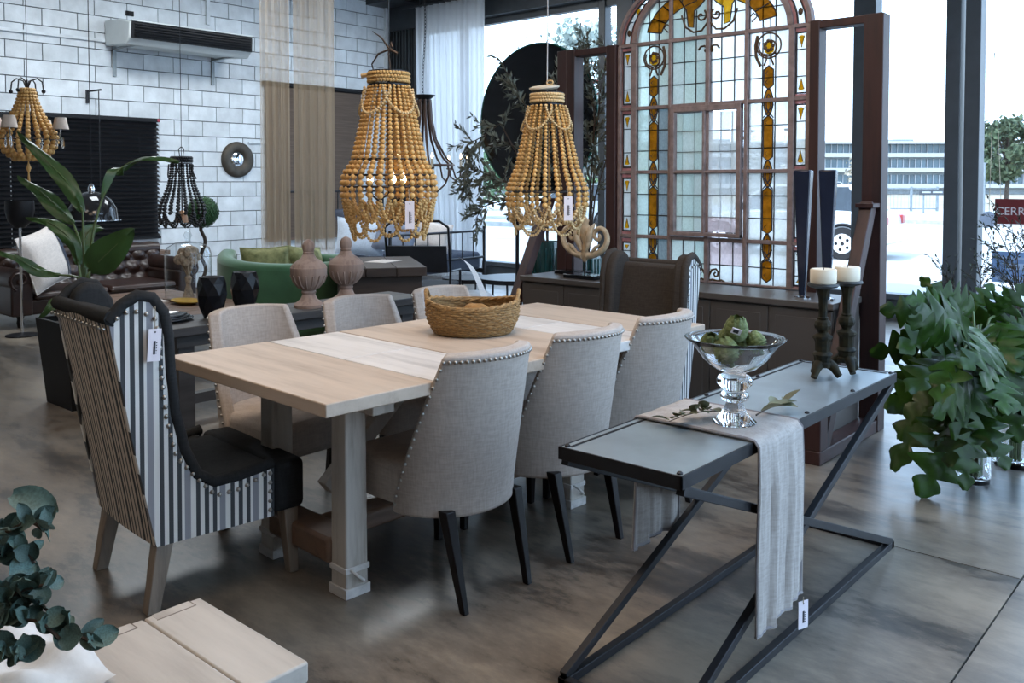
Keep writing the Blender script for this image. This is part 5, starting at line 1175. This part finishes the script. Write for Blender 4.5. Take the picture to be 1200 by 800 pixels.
t = thing('metal_armchair', 'black metal frame armchair with dark seat beside the white curtain', 'chair', (-6.32, 5.93, 0), R(35))
for s in (-1, 1):
    part('side_frame', MB().tube([(s * .30, .30, 0), (s * .30, .30, .55), (s * .30, -.24, .58), (s * .30, -.36, 1.0)], .012, 7).tube([(s * .30, -.24, .58), (s * .30, -.34, 0)], .012, 7), IRON, t, smooth=60)
part('back_loop', MB().tube([(-.30, -.36, 1.0), (-.22, -.38, 1.06), (.22, -.38, 1.06), (.30, -.36, 1.0)], .012, 7), IRON, t, smooth=60)
part('seat', MB().span((-.29, -.26, .36), (.29, .30, .44)), M('dark canvas', (.015, .017, .022), .9), t, bevel=.02)
part('back_sling', MB().box((0, -.31, .70), (.56, .02, .26), (R(15), 0, 0)), M('dark canvas sling', (.015, .017, .022), .9), t)
t = thing('floor_pouf', 'round off white floor pouf behind the dark desk', 'pouf', (-5.72, 5.98, 0))
part('cover', MB().lathe([(0, 0), (.16, .01), (.27, .09), (.30, .20), (.26, .32), (.14, .40), (0, .415)], 28), M('off white wool', (.55, .56, .58), .95, bmp=.4, bscale=80), t, smooth=60)
part('seam', MB().tube([(.302 * cos(a), .302 * sin(a), .20) for a in [2 * PI * i / 32 for i in range(32)]], .006, 5, True), CREAM, t, smooth=60)
ma = thing('magazine', 'white curved magazine board leaning on the pouf behind the desk', 'magazine', (-5.55, 5.62, 0)); part('board', MB().grid(lambda u, v: Vector((-.30 + .55 * u, .30 - .25 * u + .1 * v, .72 - .35 * u * u - .05 * v)), 8, 2), CREAM, ma, smooth=60)
for x, y, r, h, lb in ((-5.70, 6.55, .345, .47, 'round tray table with black rim in front of the street window, larger of two'), (-6.42, 6.66, .27, .41, 'smaller round tray table with black rim beside the white curtain')):
    t = thing('tray_table', lb, 'table', (x, y, 0), 0)
    part('tray', MB().lathe([(0, h - .012), (r, h - .012), (r, h), (0, h)], 40), M('pale metal tray', (.45, .48, .52), .22, .6, .1), t)
    part('rim', MB().lathe([(r, h - .02), (r + .012, h - .02), (r + .012, h + .022), (r, h + .022)], 40), IRON, t)
    for i in range(4):
        a = 2 * PI * i / 4 + .5; part('leg', MB().cyl((r * .9 * cos(a), r * .9 * sin(a), 0), (r * .95 * cos(a), r * .95 * sin(a), h - .012), .010, n=8), IRON, t)
    part('stretcher_ring', MB().tube([(r * .9 * cos(a), r * .9 * sin(a), .10) for a in [2 * PI * i / 28 for i in range(28)]], .008, 5, True), IRON, t, smooth=60)
# topiary
t = thing('topiary', 'green topiary ball on a twisted stem in a dark pot beside the black bead chandelier', 'plant', (-8.20, 4.67, 0))
TOP = M('clipped boxwood', (.022, .075, .020), .8, var=.6, scale=60, bmp=1, bscale=150)
tb = MB(); rt_ = random.Random(2)
for i in range(900):
    z = 2 * (i + .5) / 900 - 1; a = i * 2.39996; q = math.sqrt(1 - z * z); p = Vector((q * cos(a), q * sin(a), z)); c = Vector((0, 0, 1.12)) + p * .15 * rt_.uniform(.92, 1.05)
    s = p.cross(Vector((rt_.uniform(-1, 1), rt_.uniform(-1, 1), rt_.uniform(-1, 1)))).normalized() * .014; w = p.cross(s).normalized() * .010
    tb.add([c - s, c - w, c + s + p * .008, c + w], [(0, 1, 2, 3)])
part('core', MB().ball((0, 0, 1.12), .145, 20, 12), TOP, t, smooth=60); part('leaves', tb, TOP, t, kind='stuff', smooth=0)
part('twisted_stem', MB().tube([(.022 * cos(i * .9), .022 * sin(i * .9), .22 + i * .04) for i in range(20)], .018, 7), TWIG, t, smooth=60)
part('pot', MB().lathe([(0, 0), (.10, 0), (.13, .24), (.12, .24), (.11, .21), (0, .21)], 24), BLACK, t)
# dome pendants before the blind
t = thing('dome_pendant', 'large black glossy dome pendant lamp before the black blind, behind the paddle leaves', 'pendant lamp', (-8.72, 3.80, 1.06))
part('dome', MB().lathe([(.235, 0), (.225, .10), (.18, .19), (.10, .25), (.04, .27), (0, .272), (0, .262), (.10, .24), (.17, .185), (.215, .10), (.225, 0)], 36), M('smoked dome', (.02, .02, .022), .06, .2), t, smooth=50)
part('collar', MB().lathe([(.03, .262), (.035, .30), (.018, .34), (0, .345)], 14), CHROME, t, smooth=50)
part('shelf_ring', MB().lathe([(.235, -.012), (.262, -.012), (.262, 0), (.235, 0)], 36), CHROME, t)
part('cord', MB().cyl((0, 0, .34), (0, 0, 3.34), .004, n=5), BLACK, t)
part('bulb', MB().ball((.0, .0, .14), .04, 10, 6), BULB, t, smooth=60)
t = thing('tulip_lamp', 'matte black tulip shaped lamp before the blind at the far left', 'lamp', (-8.82, 3.19, 0))
part('shade', MB().lathe([(.045, 1.0), (.10, 1.06), (.125, 1.16), (.12, 1.25), (.112, 1.25), (.115, 1.16), (.09, 1.07), (.04, 1.01)], 24), BLACK, t, smooth=50)
part('stem', MB().cyl((0, 0, .02), (0, 0, 1.01), .012, n=8), CHROME, t)
part('foot', MB().lathe([(0, 0), (.14, 0), (.14, .012), (.02, .03), (0, .03)], 24), BLACK, t)

# ------------------------------------------------------------------ planter with paddle leaves
t = thing('square_planter', 'tall black tapered square planter left of the striped armchair', 'planter', (-5.86, 2.52, 0))
po = MB(); o4 = [(-1, -1), (1, -1), (1, 1), (-1, 1)]
vs_ = [(a * .19, b * .19, 0) for a, b in o4] + [(a * .235, b * .235, .55) for a, b in o4] + [(a * .215, b * .215, .55) for a, b in o4] + [(a * .21, b * .21, .50) for a, b in o4]
po.add(vs_, [(3, 2, 1, 0)] + [(4 * k + i, 4 * k + (i + 1) % 4, 4 * k + 4 + (i + 1) % 4, 4 * k + 4 + i) for k in range(3) for i in range(4)] + [(12, 13, 14, 15)])
part('pot', po, M('satin black planter', (.006, .006, .006), .55, spec=.2), t)
part('soil', MB().span((-.20, -.20, .48), (.20, .20, .515)), M('soil', (.03, .02, .013), .95, bmp=.8), t)
SP_ = thing('paddle_leaf_plant', 'tall green plant with long paddle shaped leaves growing from the black square planter', 'plant', (-5.86, 2.52, .51)); sb = Vector((-5.86, 2.52, .51))
def paddle(pts, k0, width, facing, fold=.25):
    """stalk along the first k0 points, blade along the rest"""
    P = [Vector(p) - sb for p in pts]; root = Vector(((P[0].x) * .3, (P[0].y) * .3, 0))
    part('stalk', MB().tube(bez([root] + P[:k0 + 1], 14), [.012 - .0004 * i for i in range(15)], 6), STEM, SP_, smooth=60)
    M_ = bez(P[k0:], 18); fc = Vector(facing).normalized(); mb = MB(); rows = []
    for i, p in enumerate(M_):
        tt = (M_[min(18, i + 1)] - M_[max(0, i - 1)]).normalized(); s = tt.cross(fc).normalized(); nn = s.cross(tt); v = i / 18
        w = width * max(.02, sin(PI * min(1, .06 + v * .94)) ** .75) * (1.1 - .35 * v)
        rows.append([p + s * (w * u) - nn * (abs(u) * w * fold) + nn * .012 * sin(v * 9 + u * 4) for u in (-1, -.5, 0, .5, 1)])
    mb.add([q for r in rows for q in r], [(i * 5 + j, i * 5 + j + 1, i * 5 + 5 + j + 1, i * 5 + 5 + j) for i in range(18) for j in range(4)])
    part('leaf', mb, PADDLE, SP_, smooth=80); part('midrib', MB().tube(M_, [.006 - .0003 * i for i in range(19)], 5), STEM, SP_, smooth=60)
CAMV = (.9, -.35, .25)
paddle(STREL['A'], 2, .055, (.8, -.3, .5)); paddle(STREL['B'], 2, .062, (.6, -.2, .75)); paddle(STREL['C'], 2, .045, (.3, .6, .75), .6)
paddle(STREL['Dd'], 1, .11, CAMV, .12); paddle(STREL['E'], 1, .045, (.6, -.5, .6)); paddle(STREL['F'], 1, .045, (.5, -.3, .8)); paddle(STREL['G'], 1, .045, (.7, -.5, .5)); paddle(STREL['H'], 1, .05, CAMV)

# ------------------------------------------------------------------ big cut leaves in glass vases on the right
def cut_leaf(L, W, lobes, seed):
    r = random.Random(seed); nv = lobes * 8; mb = MB(); rows = []
    for j in range(nv + 1):
        v = j / nv; env = sin(PI * (v * .90 + .07)) ** .7 * (1.12 - .5 * v); ph = (v * lobes) % 1
        saw = 1 - .76 * (abs(2 * ph - 1) ** 1.4) * (1 if v < .94 else .3); w = W * env * saw; row = []
        for u in (-1, -.66, -.33, 0, .33, .66, 1):
            y = v * L - abs(u) * w * .10 + abs(u) ** 1.5 * w * .50 * (1 - v) - (L * .10 if v < .1 else 0) * abs(u); x = u * w
            row.append((x, y, -.30 * L * v * v + .10 * abs(u) * w - .22 * u * u * w + .010 * sin(v * 20 + u * 3)))
        rows.append(row)
    return mb.add([p for q in rows for p in q], [(j * 7 + i, j * 7 + i + 1, j * 7 + 8 + i, j * 7 + 7 + i) for j in range(nv) for i in range(6)]).mesh('leaf', GREENLEAF, 60)
CUT = [cut_leaf(1, .42, 5, 1), cut_leaf(1, .34, 4, 2), cut_leaf(1, .38, 5, 3)]
def glass_vase(label, x, y, r, h):
    t = thing('glass_vase', label, 'vase', (x, y, 0))
    part('body', MB().lathe([(0, 0), (r, 0), (r * 1.03, .01), (r, h), (r - .005, h), (r - .006, .025), (0, .022)], 32), GLASS, t, smooth=40)
    return t
glass_vase('clear glass vase on the floor holding the big cut leaves', -1.115, 4.62, .072, .34)
glass_vase('clear glass vase on the floor at the right frame edge', -1.02, 5.02, .10, .30)
PL = thing('cut_leaf_plant', 'big bunch of dark green deeply cut leaves standing in the glass vase', 'plant', (-1.115, 4.62, .03)); pb = Vector((-1.115, 4.62, .03)); rr_ = random.Random(9)
for i, (b, tp) in enumerate(PHIL):
    b, tp = Vector(b) - pb, Vector(tp) - pb; d = tp - b; L = d.length * 1.12; y = d.normalized()
    f = Vector((.66, -.75, .45)) + Vector((rr_.uniform(-1, 1), rr_.uniform(-.9, .9), rr_.uniform(-.6, .8))); x = y.cross(f).normalized(); z = x.cross(y)
    o = put('leaf', CUT[i % 3], PL); o.matrix_local = Matrix.Translation(b) @ Matrix((x, y, z)).transposed().to_4x4() @ Matrix.Rotation(R(9), 4, 'X') @ Matrix.Diagonal((L, L, L, 1))
    part('stalk', MB().tube(bez([Vector((rr_.uniform(-.03, .03), rr_.uniform(-.03, .03), .0)), Vector((rr_.uniform(-.05, .05), rr_.uniform(-.05, .05), .32)), b.lerp(Vector((0, 0, .45)), .4) + Vector((0, 0, .06)), b], 10), .006, 5), STEM, PL, smooth=60)
PL2 = thing('cut_leaf_plant', 'second bunch of cut leaves in the glass vase at the right frame edge', 'plant', (-1.02, 5.02, .03))
for i in range(7):
    a = 2 * PI * i / 7 + .4; b = Vector((.12 * cos(a), .12 * sin(a), .45 + .05 * (i % 3))); y = Vector((cos(a), sin(a), .35 - .25 * (i % 2))).normalized(); x = y.cross(Vector((0, 0, 1))).normalized(); z = x.cross(y)
    o = put('leaf', CUT[i % 3], PL2); o.matrix_local = Matrix.Translation(b) @ Matrix((x, y, z)).transposed().to_4x4() @ Matrix.Diagonal((.28, .28, .28, 1))
    part('stalk', MB().tube(bez([Vector((.02 * cos(a), .02 * sin(a), 0)), Vector((.04 * cos(a), .04 * sin(a), .3)), b], 8), .006, 5), STEM, PL2, smooth=60)
# thin dark twigs by the window
TW = thing('twig_bouquet', 'dark fine leaved twigs rising behind the cut leaves before the window', 'branches', (-1.42, 6.74, 0)); tw0 = Vector((-1.42, 6.74, 0)); st = MB(); lf = MB()
for i, l in enumerate(SPR):
    branches(st, lf, [Vector((0, 0, .25))] + [Vector(p) - tw0 for p in l], .006, .040, .006, 8, 70 + i, .05, 12)
part('stems', st, TWIG, TW); part('leaves', lf, M('dark small leaf', (.022, .030, .018), .5), TW, kind='stuff', smooth=0)
part('pot', MB().lathe([(0, 0), (.15, 0), (.19, .34), (.17, .34), (.15, .28), (0, .28)], 24), BLACK, TW)

# ------------------------------------------------------------------ whitewashed bench, paper and eucalyptus in the near corner
t = thing('whitewashed_bench', 'whitewashed plank bench in the near left corner beneath the eucalyptus', 'bench', (-1.755, .50, 0))
BW = wood('whitewash bench', (.36, .315, .27), (.50, .45, .39), 'X', .6, 9, .25, .04)
ys_ = (.605, .462, .24, .02, -.20, -.42, -.60)
for y1, y0 in zip(ys_, ys_[1:]): part('plank', MB().span((-.22, y0 + .0012, .375), (.22, y1 - .0012, .42)), BW, t, bevel=.005)
TEN = M('tenon joint line', (.20, .16, .13), .8)
for y1, y0 in zip(ys_, ys_[1:]):
    part('tenon', MB().span((-.2205, y0 + .02, .4195), (-.190, y1 - .03, .4206)), BW, t)
    part('joint_line', MB().span((-.190, y0 + .018, .4195), (-.187, y1 - .028, .4207)).span((-.2205, y1 - .031, .4195), (-.187, y1 - .028, .4207)), TEN, t)
for y in (-.52, .52):
    part('leg', MB().span((-.20, y - .035, 0), (.20, y + .035, .375)), BW, t, bevel=.006)
part('stretcher', MB().span((-.03, -.49, .14), (.03, .49, .22)), BW, t, bevel=.005)
pw = thing('paper_wrap', 'crumpled white wrapping paper on the whitewashed bench', 'paper', (-1.90, .68, .421)); rp_ = random.Random(4)
part('sheet', MB().grid(lambda u, v: Vector((-.16 + .30 * u, -.12 + .24 * v, .012 + .05 * u * (1 - v) * .6 + .012 * sin(9 * u + 3 * v) + .010 * sin(13 * v - 5 * u) + .04 * (1 - u) * v)), 16, 14), M('white tissue paper', (.70, .70, .68), .9, bmp=.3), pw, smooth=60)
EUL = [MB().grid(lambda u, v: Vector(((2 * u - 1) * .5 * W * sin(PI * min(1, .04 + .95 * v)) ** .55, v, .12 * (2 * u - 1) ** 2 * W + c * v * v)), 6, 8).mesh('leaf', EUCA, 60) for W, c in ((.85, -.15), (.62, -.30), (1.0, .10))]
EB = thing('eucalyptus_bunch', 'bunch of blue green eucalyptus branches lying over the whitewashed bench', 'plant', (-1.95, .60, .47)); eb = Vector((-1.95, .60, .47)); re_ = random.Random(12)
for l in EUC:
    P = bez([Vector((-.05, -.04, .02))] + [Vector(p) - eb for p in l], 22); part('twig', MB().tube(P, .0035, 5), TWIG, EB, smooth=60)
    for i in range(4, 23, 2):
        tt = (P[min(22, i + 1)] - P[i - 1]).normalized()
        for s in (-1, 1):
            y = (tt * .45 + Vector((re_.uniform(-.6, .6), re_.uniform(-.6, .6), re_.uniform(-.3, .9))) + Vector((.25, -.3, .15)) * s).normalized()
            f = Vector((.75, -.2, .6)) + Vector((re_.uniform(-.5, .5), re_.uniform(-.5, .5), re_.uniform(-.3, .3))); x = y.cross(f).normalized(); z = x.cross(y); L = re_.uniform(.032, .052)
            o = put('leaf', EUL[re_.randrange(3)], EB); o.matrix_local = Matrix.Translation(P[i]) @ Matrix((x, y, z)).transposed().to_4x4() @ Matrix.Diagonal((L, L, L, 1))
for b, y, L in (((-.06, .10, .30), (.8, .45, -.1), .10), ((-.05, .05, .24), (.6, .2, -.6), .07)):
    y = Vector(y).normalized(); x = y.cross(Vector((.6, -.3, .7))).normalized(); o = put('leaf', EUL[1], EB); o.matrix_local = Matrix.Translation(b) @ Matrix((x, y, x.cross(y))).transposed().to_4x4() @ Matrix.Diagonal((L, L, L, 1))

# ------------------------------------------------------------------ signs on the street glass
def text(name, body, size, mat, loc, rot, parent=None, ext=.001):
    c = bpy.data.curves.new(name, 'FONT'); c.body = body; c.size = size; c.extrude = ext; c.materials.append(mat); c.align_x = 'CENTER'; c.align_y = 'CENTER'
    o = bpy.data.objects.new(name, c); COL.objects.link(o); o.location = loc; o.rotation_euler = rot
    me = bpy.data.meshes.new_from_object(o); q = put(name, me, parent, loc, rot); bpy.data.objects.remove(o); return q
t = thing('closed_sign', 'dark red sign hanging on the window lettered CERRADO', 'sign', (-1.90, 9.50, 1.14))
part('board', MB().span((-.25, -.004, -.12), (.25, .004, .12)), M('sign red', (.13, .012, .014), .5), t, bevel=.002)
text('lettering', 'CERRADO', .105, M('sign lettering', (.55, .5, .5), .6), (0, -.006, 0), (R(90), 0, 0), t)
part('cord', MB().cyl((-.20, 0, .12), (-.28, 0, 1.6), .003, n=5).cyl((.20, 0, .12), (.28, 0, 1.6), .003, n=5), STRING, t)
t = thing('suction_disc', 'pale round disc hung on the window beside the red sign', 'disc', (-2.20, 9.50, 1.06))
part('disc', MB().tube([(0, -.004, 0), (0, .004, 0)], .078, 28), M('pale blue plastic', (.42, .48, .60), .4), t)
part('string', MB().cyl((0, 0, .07), (.02, 0, 1.6), .003, n=5), STRING, t)
t = thing('window_poster', 'blue poster stuck low on the window under the red sign', 'poster', (-1.88, 9.60, .60))
part('sheet', MB().span((-.31, -.004, -.15), (.31, 0, .15)), M('poster blue', (.17, .27, .46), .6), t)
part('print', MB().span((-.28, -.006, .08), (.20, -.004, .10)).span((-.18, -.006, -.02), (.02, -.004, .04)).span((-.28, -.006, -.12), (.1, -.004, -.09)), M('poster print', (.33, .42, .58), .6), t)
t = thing('window_script', 'red handwritten letter C painted on the street window glass', 'lettering', (-6.93, 9.605, 2.66))
part('stroke', MB().tube([(.10 + .07 * cos(a) - .1, 0, .09 * sin(a)) for a in [R(50 + 26 * i) for i in range(11)]], .012, 6), M('sign paint red', (.42, .06, .04), .6), t, smooth=60)
t = thing('crystal_chandelier', 'small crystal chandelier arm with candle hanging before the window right of the stained glass', 'chandelier', (-3.28, 7.20, 1.62))
part('stem', MB().cyl((-.10, 0, .0), (-.10, 0, 2.8), .008, n=6), IRON, t)
for s in (-1, 1):
    part('arm', MB().tube([(-.10, 0, .0), (-.10 + s * .08, 0, .0), (-.10 + s * .17, 0, .08), (-.10 + s * .19, 0, .22)], .007, 6), IRON, t, smooth=60)
    part('candle_cup', MB().lathe([(0, .22), (.05, .235), (.055, .25), (.015, .25), (.014, .34), (0, .36)], 12, (-.10 + s * .19, 0, 0)), IRON, t)
    for q in (-.05, .05): part('crystal', MB().lathe([(0, .10), (.010, .13), (.004, .20), (0, .20)], 6, (-.10 + s * .19 + q, 0, 0)), GLASS, t)
# ------------------------------------------------------------------ outside
def mat_flat(n, c, r=.8, **k): return M(n, c, r, **k)
struct('ground_street', MB().span((-140, 9.80, -.30), (1.9, 34, -.10)), M('pale sunlit pavement', (.40, .39, .37), .9, var=.10, scale=.4))
struct('ground_road', MB().span((-140, 34, -.30), (60, 52, -.11)), M('pale asphalt', (.33, .33, .33), .9, var=.06, scale=.3))
struct('ground_field', MB().span((-140, 52, -.30), (60, 260, -.12)), M('dry grass verge', (.30, .26, .19), .95, var=.2, scale=.5))
kb = part('kerb', MB().span((-60, 33.6, -.10), (30, 34, .02)), M('kerb stone', (.36, .35, .34), .9), None); kb['kind'] = 'structure'
FGREY = M('fence grey', (.20, .23, .24), .7); GL_ = M('blue grey glazing', (.10, .145, .17), .25, var=.5, scale=.7, stretch=(1, 1, .3)); CONC = M('pale concrete', (.40, .41, .42), .8, var=.05)
def car(label, loc, rz, L, paint, cabin, name='car'):
    """front towards +x"""
    t = thing(name, label, 'car', loc, rz); hw = .86
    prof = [(-L / 2, .42), (-L / 2 + .02, .80), (-L / 2 + .12, .92), (-.95, .96), (.75, .94), (L / 2 - .25, .80), (L / 2 - .02, .66), (L / 2, .40), (L / 2 - .1, .26), (-L / 2 + .1, .26)]
    part('body', MB().prism(prof, -hw, hw, 1), paint, t, bevel=.05, seg=3, smooth=40)
    cab = MB(); c = cabin; lo = [(c[0], .93), (c[3], .93)]; hi = [(c[1], 1.42), (c[2], 1.42)]
    vs = [(x, s * .80, z) for x, z in (lo[0], lo[1]) for s in (-1, 1)] + [(x, s * .64, z) for x, z in (hi[0], hi[1]) for s in (-1, 1)]
    cab.add(vs, [(0, 1, 5, 4), (2, 6, 7, 3), (0, 4, 6, 2), (1, 3, 7, 5), (4, 5, 7, 6), (0, 2, 3, 1)])
    part('cabin_glass', cab, M('car glass', (.03, .04, .05), .08), t, smooth=0)
    part('roof', MB().box(((c[1] + c[2]) / 2, 0, 1.43), (c[2] - c[1] + .06, 1.32, .05)), paint, t, bevel=.02)
    for s in (-1, 1):
        for x0, x1 in ((c[0], c[1]), (c[3], c[2])): part('pillar', MB().bar((x0, s * .80, .93), (x1, s * .645, 1.42), .06, .06), paint, t)
        part('pillar', MB().bar(((c[0] + c[3]) / 2, s * .80, .93), ((c[1] + c[2]) / 2, s * .65, 1.42), .07, .06), paint, t)
        part('sill_trim', MB().span((-L / 2 + .5, s * hw - .02, .28), (L / 2 - .5, s * hw + .02, .36)), BLACK, t)
        for x in (-L / 2 + .78, L / 2 - .80):
            a = Matrix.Translation((x, s * .80, .31)) @ Matrix.Rotation(R(90), 4, 'X')
            wh = part('wheel', MB().lathe([(.20, -.10), (.30, -.10), (.32, -.06), (.32, .06), (.30, .10), (.20, .10)], 28).moved(a), M('tyre', (.015, .015, .016), .8), t)
            part('rim', MB().lathe([(0, -.098), (.19, -.108), (.20, -.095), (.20, .095), (.19, .108), (0, .098)], 20).moved(a), M('pale wheel rim', (.75, .76, .77), .5), wh)
            sp = MB()
            for i in range(5):
                q = 2 * PI * i / 5; sp.cyl((x + .12 * cos(q), s * .90, .31 + .12 * sin(q)), (x + .12 * cos(q), s * .909, .31 + .12 * sin(q)), .032, n=8)
            part('rim_hole', sp, BLACK, wh)
            part('wheel_arch', MB().tube([(x + .37 * cos(q), s * (hw + .005), .31 + .37 * sin(q)) for q in [PI * i / 14 for i in range(15)]], .035, 6), BLACK, t, smooth=60)
        part('headlamp', MB().box((L / 2 - .10, s * .62, .66), (.14, .30, .13)), CHROME, t, bevel=.02)
        part('tail_lamp', MB().box((-L / 2 + .03, s * .70, .76), (.08, .22, .18)), M('tail lamp', (.35, .03, .03), .3), t, bevel=.02)
    for x in (-L / 2 - .02, L / 2 - .02): part('bumper', MB().box((x, 0, .42), (.16, 1.66, .20)), paint, t, bevel=.04)
    return t
car('white car parked outside, behind the tall blue vases and the wooden post', (-7.93, 18.02, -.10), R(186), 4.1, M('white car paint', (.62, .63, .64), .25, var=.02, coat=.5), (-1.75, -1.35, .35, 1.05))
car('silver car parked across the street, seen beneath the round mirror', (-16.4, 22.2, -.10), R(180), 4.2, M('silver car paint', (.42, .43, .43), .3, .4, var=.02, coat=.5), (-1.75, -1.3, .35, 1.1))
car('small white car parked far off before the glazed building', (-33.5, 84, -.1), R(140), 4.2, M('far white paint', (.65, .66, .67), .4), (-1.75, -1.3, .35, 1.1))
# glazed building
t = thing('glazed_building', 'long low glazed building with white floor bands across the street', 'building', (-36, 106, -.1), math.atan2(18, 21)); t.scale = (1, 1, .84)
part('block', MB().span((-45, 0, 0), (22, 14, 6.9)), M('building core', (.30, .33, .35), .7), t)
part('roof_slab', MB().span((-45.6, -1.4, 6.9), (22.6, 14, 7.25)), CONC, t)
for z in (.0, 2.15, 4.2): part('floor_band', MB().span((-45.3, -1.0, z + .9), (22.3, .2, z + 1.45)), CONC, t)
for z in (1.45, 3.6, 5.65):
    for i in range(16): part('window', MB().span((-44.5 + i * 4.15, -.14, z + .05), (-44.5 + i * 4.15 + 3.95, -.02, z + 1.22)), GL_, t)
mu = MB()
for z in (1.45, 3.6, 5.65):
    for i in range(96): mu.span((-44.6 + i * .692, -.24, z), (-44.52 + i * .692, -.12, z + 1.25))
part('mullions', mu, CONC, t, kind='stuff')
for i in range(4): part('roof_plant', MB().span((-30 + i * 11, 4, 7.25), (-27.5 + i * 11, 6.5, 7.8)), FGREY, t)
# trees
def tree(label, loc, h, w, n, leafmat, seed, trunk=.3, ls=.35, zc=.62, zs=.42):
    q = random.Random(seed); t = thing('tree', label, 'tree', loc); tr = MB().tube([(0, 0, 0), (.1 * w * .2, 0, h * .3), (0, .05 * w, h * .6), (0, 0, h * .85)], [trunk, trunk * .8, trunk * .5, trunk * .2], 8); lf = MB(); cl = []
    for i in range(26):
        a = q.uniform(0, 2 * PI); z = q.uniform(-1, 1); r = q.uniform(.35, 1) * math.sqrt(max(0, 1 - z * z)); c = Vector((r * w / 2 * cos(a), r * w / 2 * sin(a), h * (zc + zs * .9 * z))); cl.append(c)
        tr.tube([(0, 0, h * q.uniform(.25, .55)), (c.x * .5, c.y * .5, c.z * .9), c], [trunk * .3, trunk * .18, .02], 5)
    for i in range(n):
        c = q.choice(cl); p = c + Vector((q.gauss(0, 1), q.gauss(0, 1), q.gauss(0, .8))) * w * .075; a = Vector((q.uniform(-1, 1), q.uniform(-1, 1), q.uniform(-1, 1))).normalized(); b = a.cross(Vector((q.uniform(-1, 1), q.uniform(-1, 1), q.uniform(-1, 1)))).normalized(); s = ls * q.uniform(.5, 1)
        lf.add([p - a * s, p - b * s * .5, p + a * s, p + b * s * .5], [(0, 1, 2, 3)])
    part('trunk', tr, TWIG if trunk > .12 else M('thin grey bark', (.25, .24, .22), .9), t, smooth=60); part('crown', lf, leafmat, t, kind='stuff', smooth=0); return t
PALE = M('pale hazy foliage', (.30, .34, .30), .9, var=.3, scale=2); DARKF = M('dark pine foliage', (.075, .105, .055), .9, var=.5, scale=1.5); MIDF = M('street foliage', (.15, .24, .12), .9, var=.4, scale=1.5)
tree('tall dark pine standing alone right of the glazed building', (-14.3, 66, -.1), 5.2, 4.6, 2600, DARKF, 3, .16, .32, .68, .36)
tree('tall pale tree outside above the round black mirror', (-15.2, 20.3, -.1), 6.1, 4.2, 3800, PALE, 5, .10, .15, .62, .34)
tree('green street tree seen low through the left window beside the white curtain', (-25.5, 26.5, -.1), 3.2, 4.6, 1600, MIDF, 8, .12, .22)
tree('green street tree seen low through the left window behind the olive branches', (-21.3, 29, -.1), 3.6, 4.5, 1600, MIDF, 9, .12, .22)
tree('small pale tree before the glazed building', (-33, 92, -.1), 4.2, 3.4, 900, M('dry pale foliage', (.42, .38, .30), .9), 14, .10, .3)
tree('bare pale tree by the pole right of the stained glass', (-30, 70, -.1), 4.4, 3.0, 500, M('sparse pale foliage', (.45, .42, .36), .9), 15, .10, .22)
# fence, board, poles
t = thing('wire_fence', 'grey wire mesh fence panel across the street', 'fence', (-14.6, 47.5, -.1), math.atan2(1.6, 2.0))
for x in (-4.2, -2.1, 0, 1.3): part('post', MB().span((x - .05, -.05, 0), (x + .05, .05, 1.25)), FGREY, t)
for z in (.12, 1.15): part('rail', MB().span((-4.2, -.02, z - .03), (1.3, .02, z + .03)), FGREY, t)
wm = MB()
for i in range(30): wm.span((-4.1 + i * .18, -.004, .12), (-4.09 + i * .18, .004, 1.15))
part('wires', wm, FGREY, t, kind='stuff')
t = thing('direction_board', 'small dark board on a thin post beside the wire fence', 'sign', (-12.95, 45.3, -.1), R(38))
part('board', MB().span((-.62, -.03, .86), (.62, .03, 1.12)), M('dark board', (.06, .065, .07), .6), t); part('post', MB().cyl((-.4, .03, 0), (-.4, .03, 1.1), .04, n=8), FGREY, t)
part('board_print', MB().span((-.5, -.036, .96), (-.1, -.03, 1.03)).span((.0, -.036, .96), (.45, -.03, 1.03)), CONC, t)
t = thing('street_pole', 'grey lamp pole outside between the steel post and the dark pine', 'pole', (-9.7, 41, -.1)); part('pole', MB().cyl((0, 0, 0), (0, 0, 2.3), .05, .04, 10), FGREY, t); part('arm', MB().bar((0, 0, 2.28), (-.4, 0, 2.34), .05, .04), FGREY, t)
t = thing('street_pole', 'pale concrete pole outside right of the stained glass', 'pole', (-26.5, 60, -.1)); part('pole', MB().cyl((0, 0, 0), (0, 0, 4.2), .22, .15, 10), M('pale concrete pole', (.60, .60, .58), .8), t); part('cross_arm', MB().span((-.7, -.06, 2.6), (.7, .06, 2.75)), CONC, t)
t = thing('guard_rail', 'low grey guard rail along the street outside the left window', 'rail', (-17, 17.3, -.1), R(2))
part('rail', MB().span((-4, -.03, .34), (4, .03, .46)), FGREY, t)
for x in (-3.8, 0, 3.8): part('post', MB().span((x - .06, -.04, 0), (x + .06, .04, .42)), FGREY, t)
t = thing('round_bollard', 'pale round topped bollard just outside the left window', 'bollard', (-9.0, 11.2, -.10))
part('body', MB().lathe([(.23, 0), (.23, .32), (.20, .44), (.11, .53), (0, .56)], 24), M('pale painted bollard', (.42, .48, .55), .7), t, smooth=50)
struct('ground_side', MB().span((1.9, -40, -.30), (60, 34, -.10)), M('side pavement', (.50, .49, .47), .9, var=.06, scale=.4))
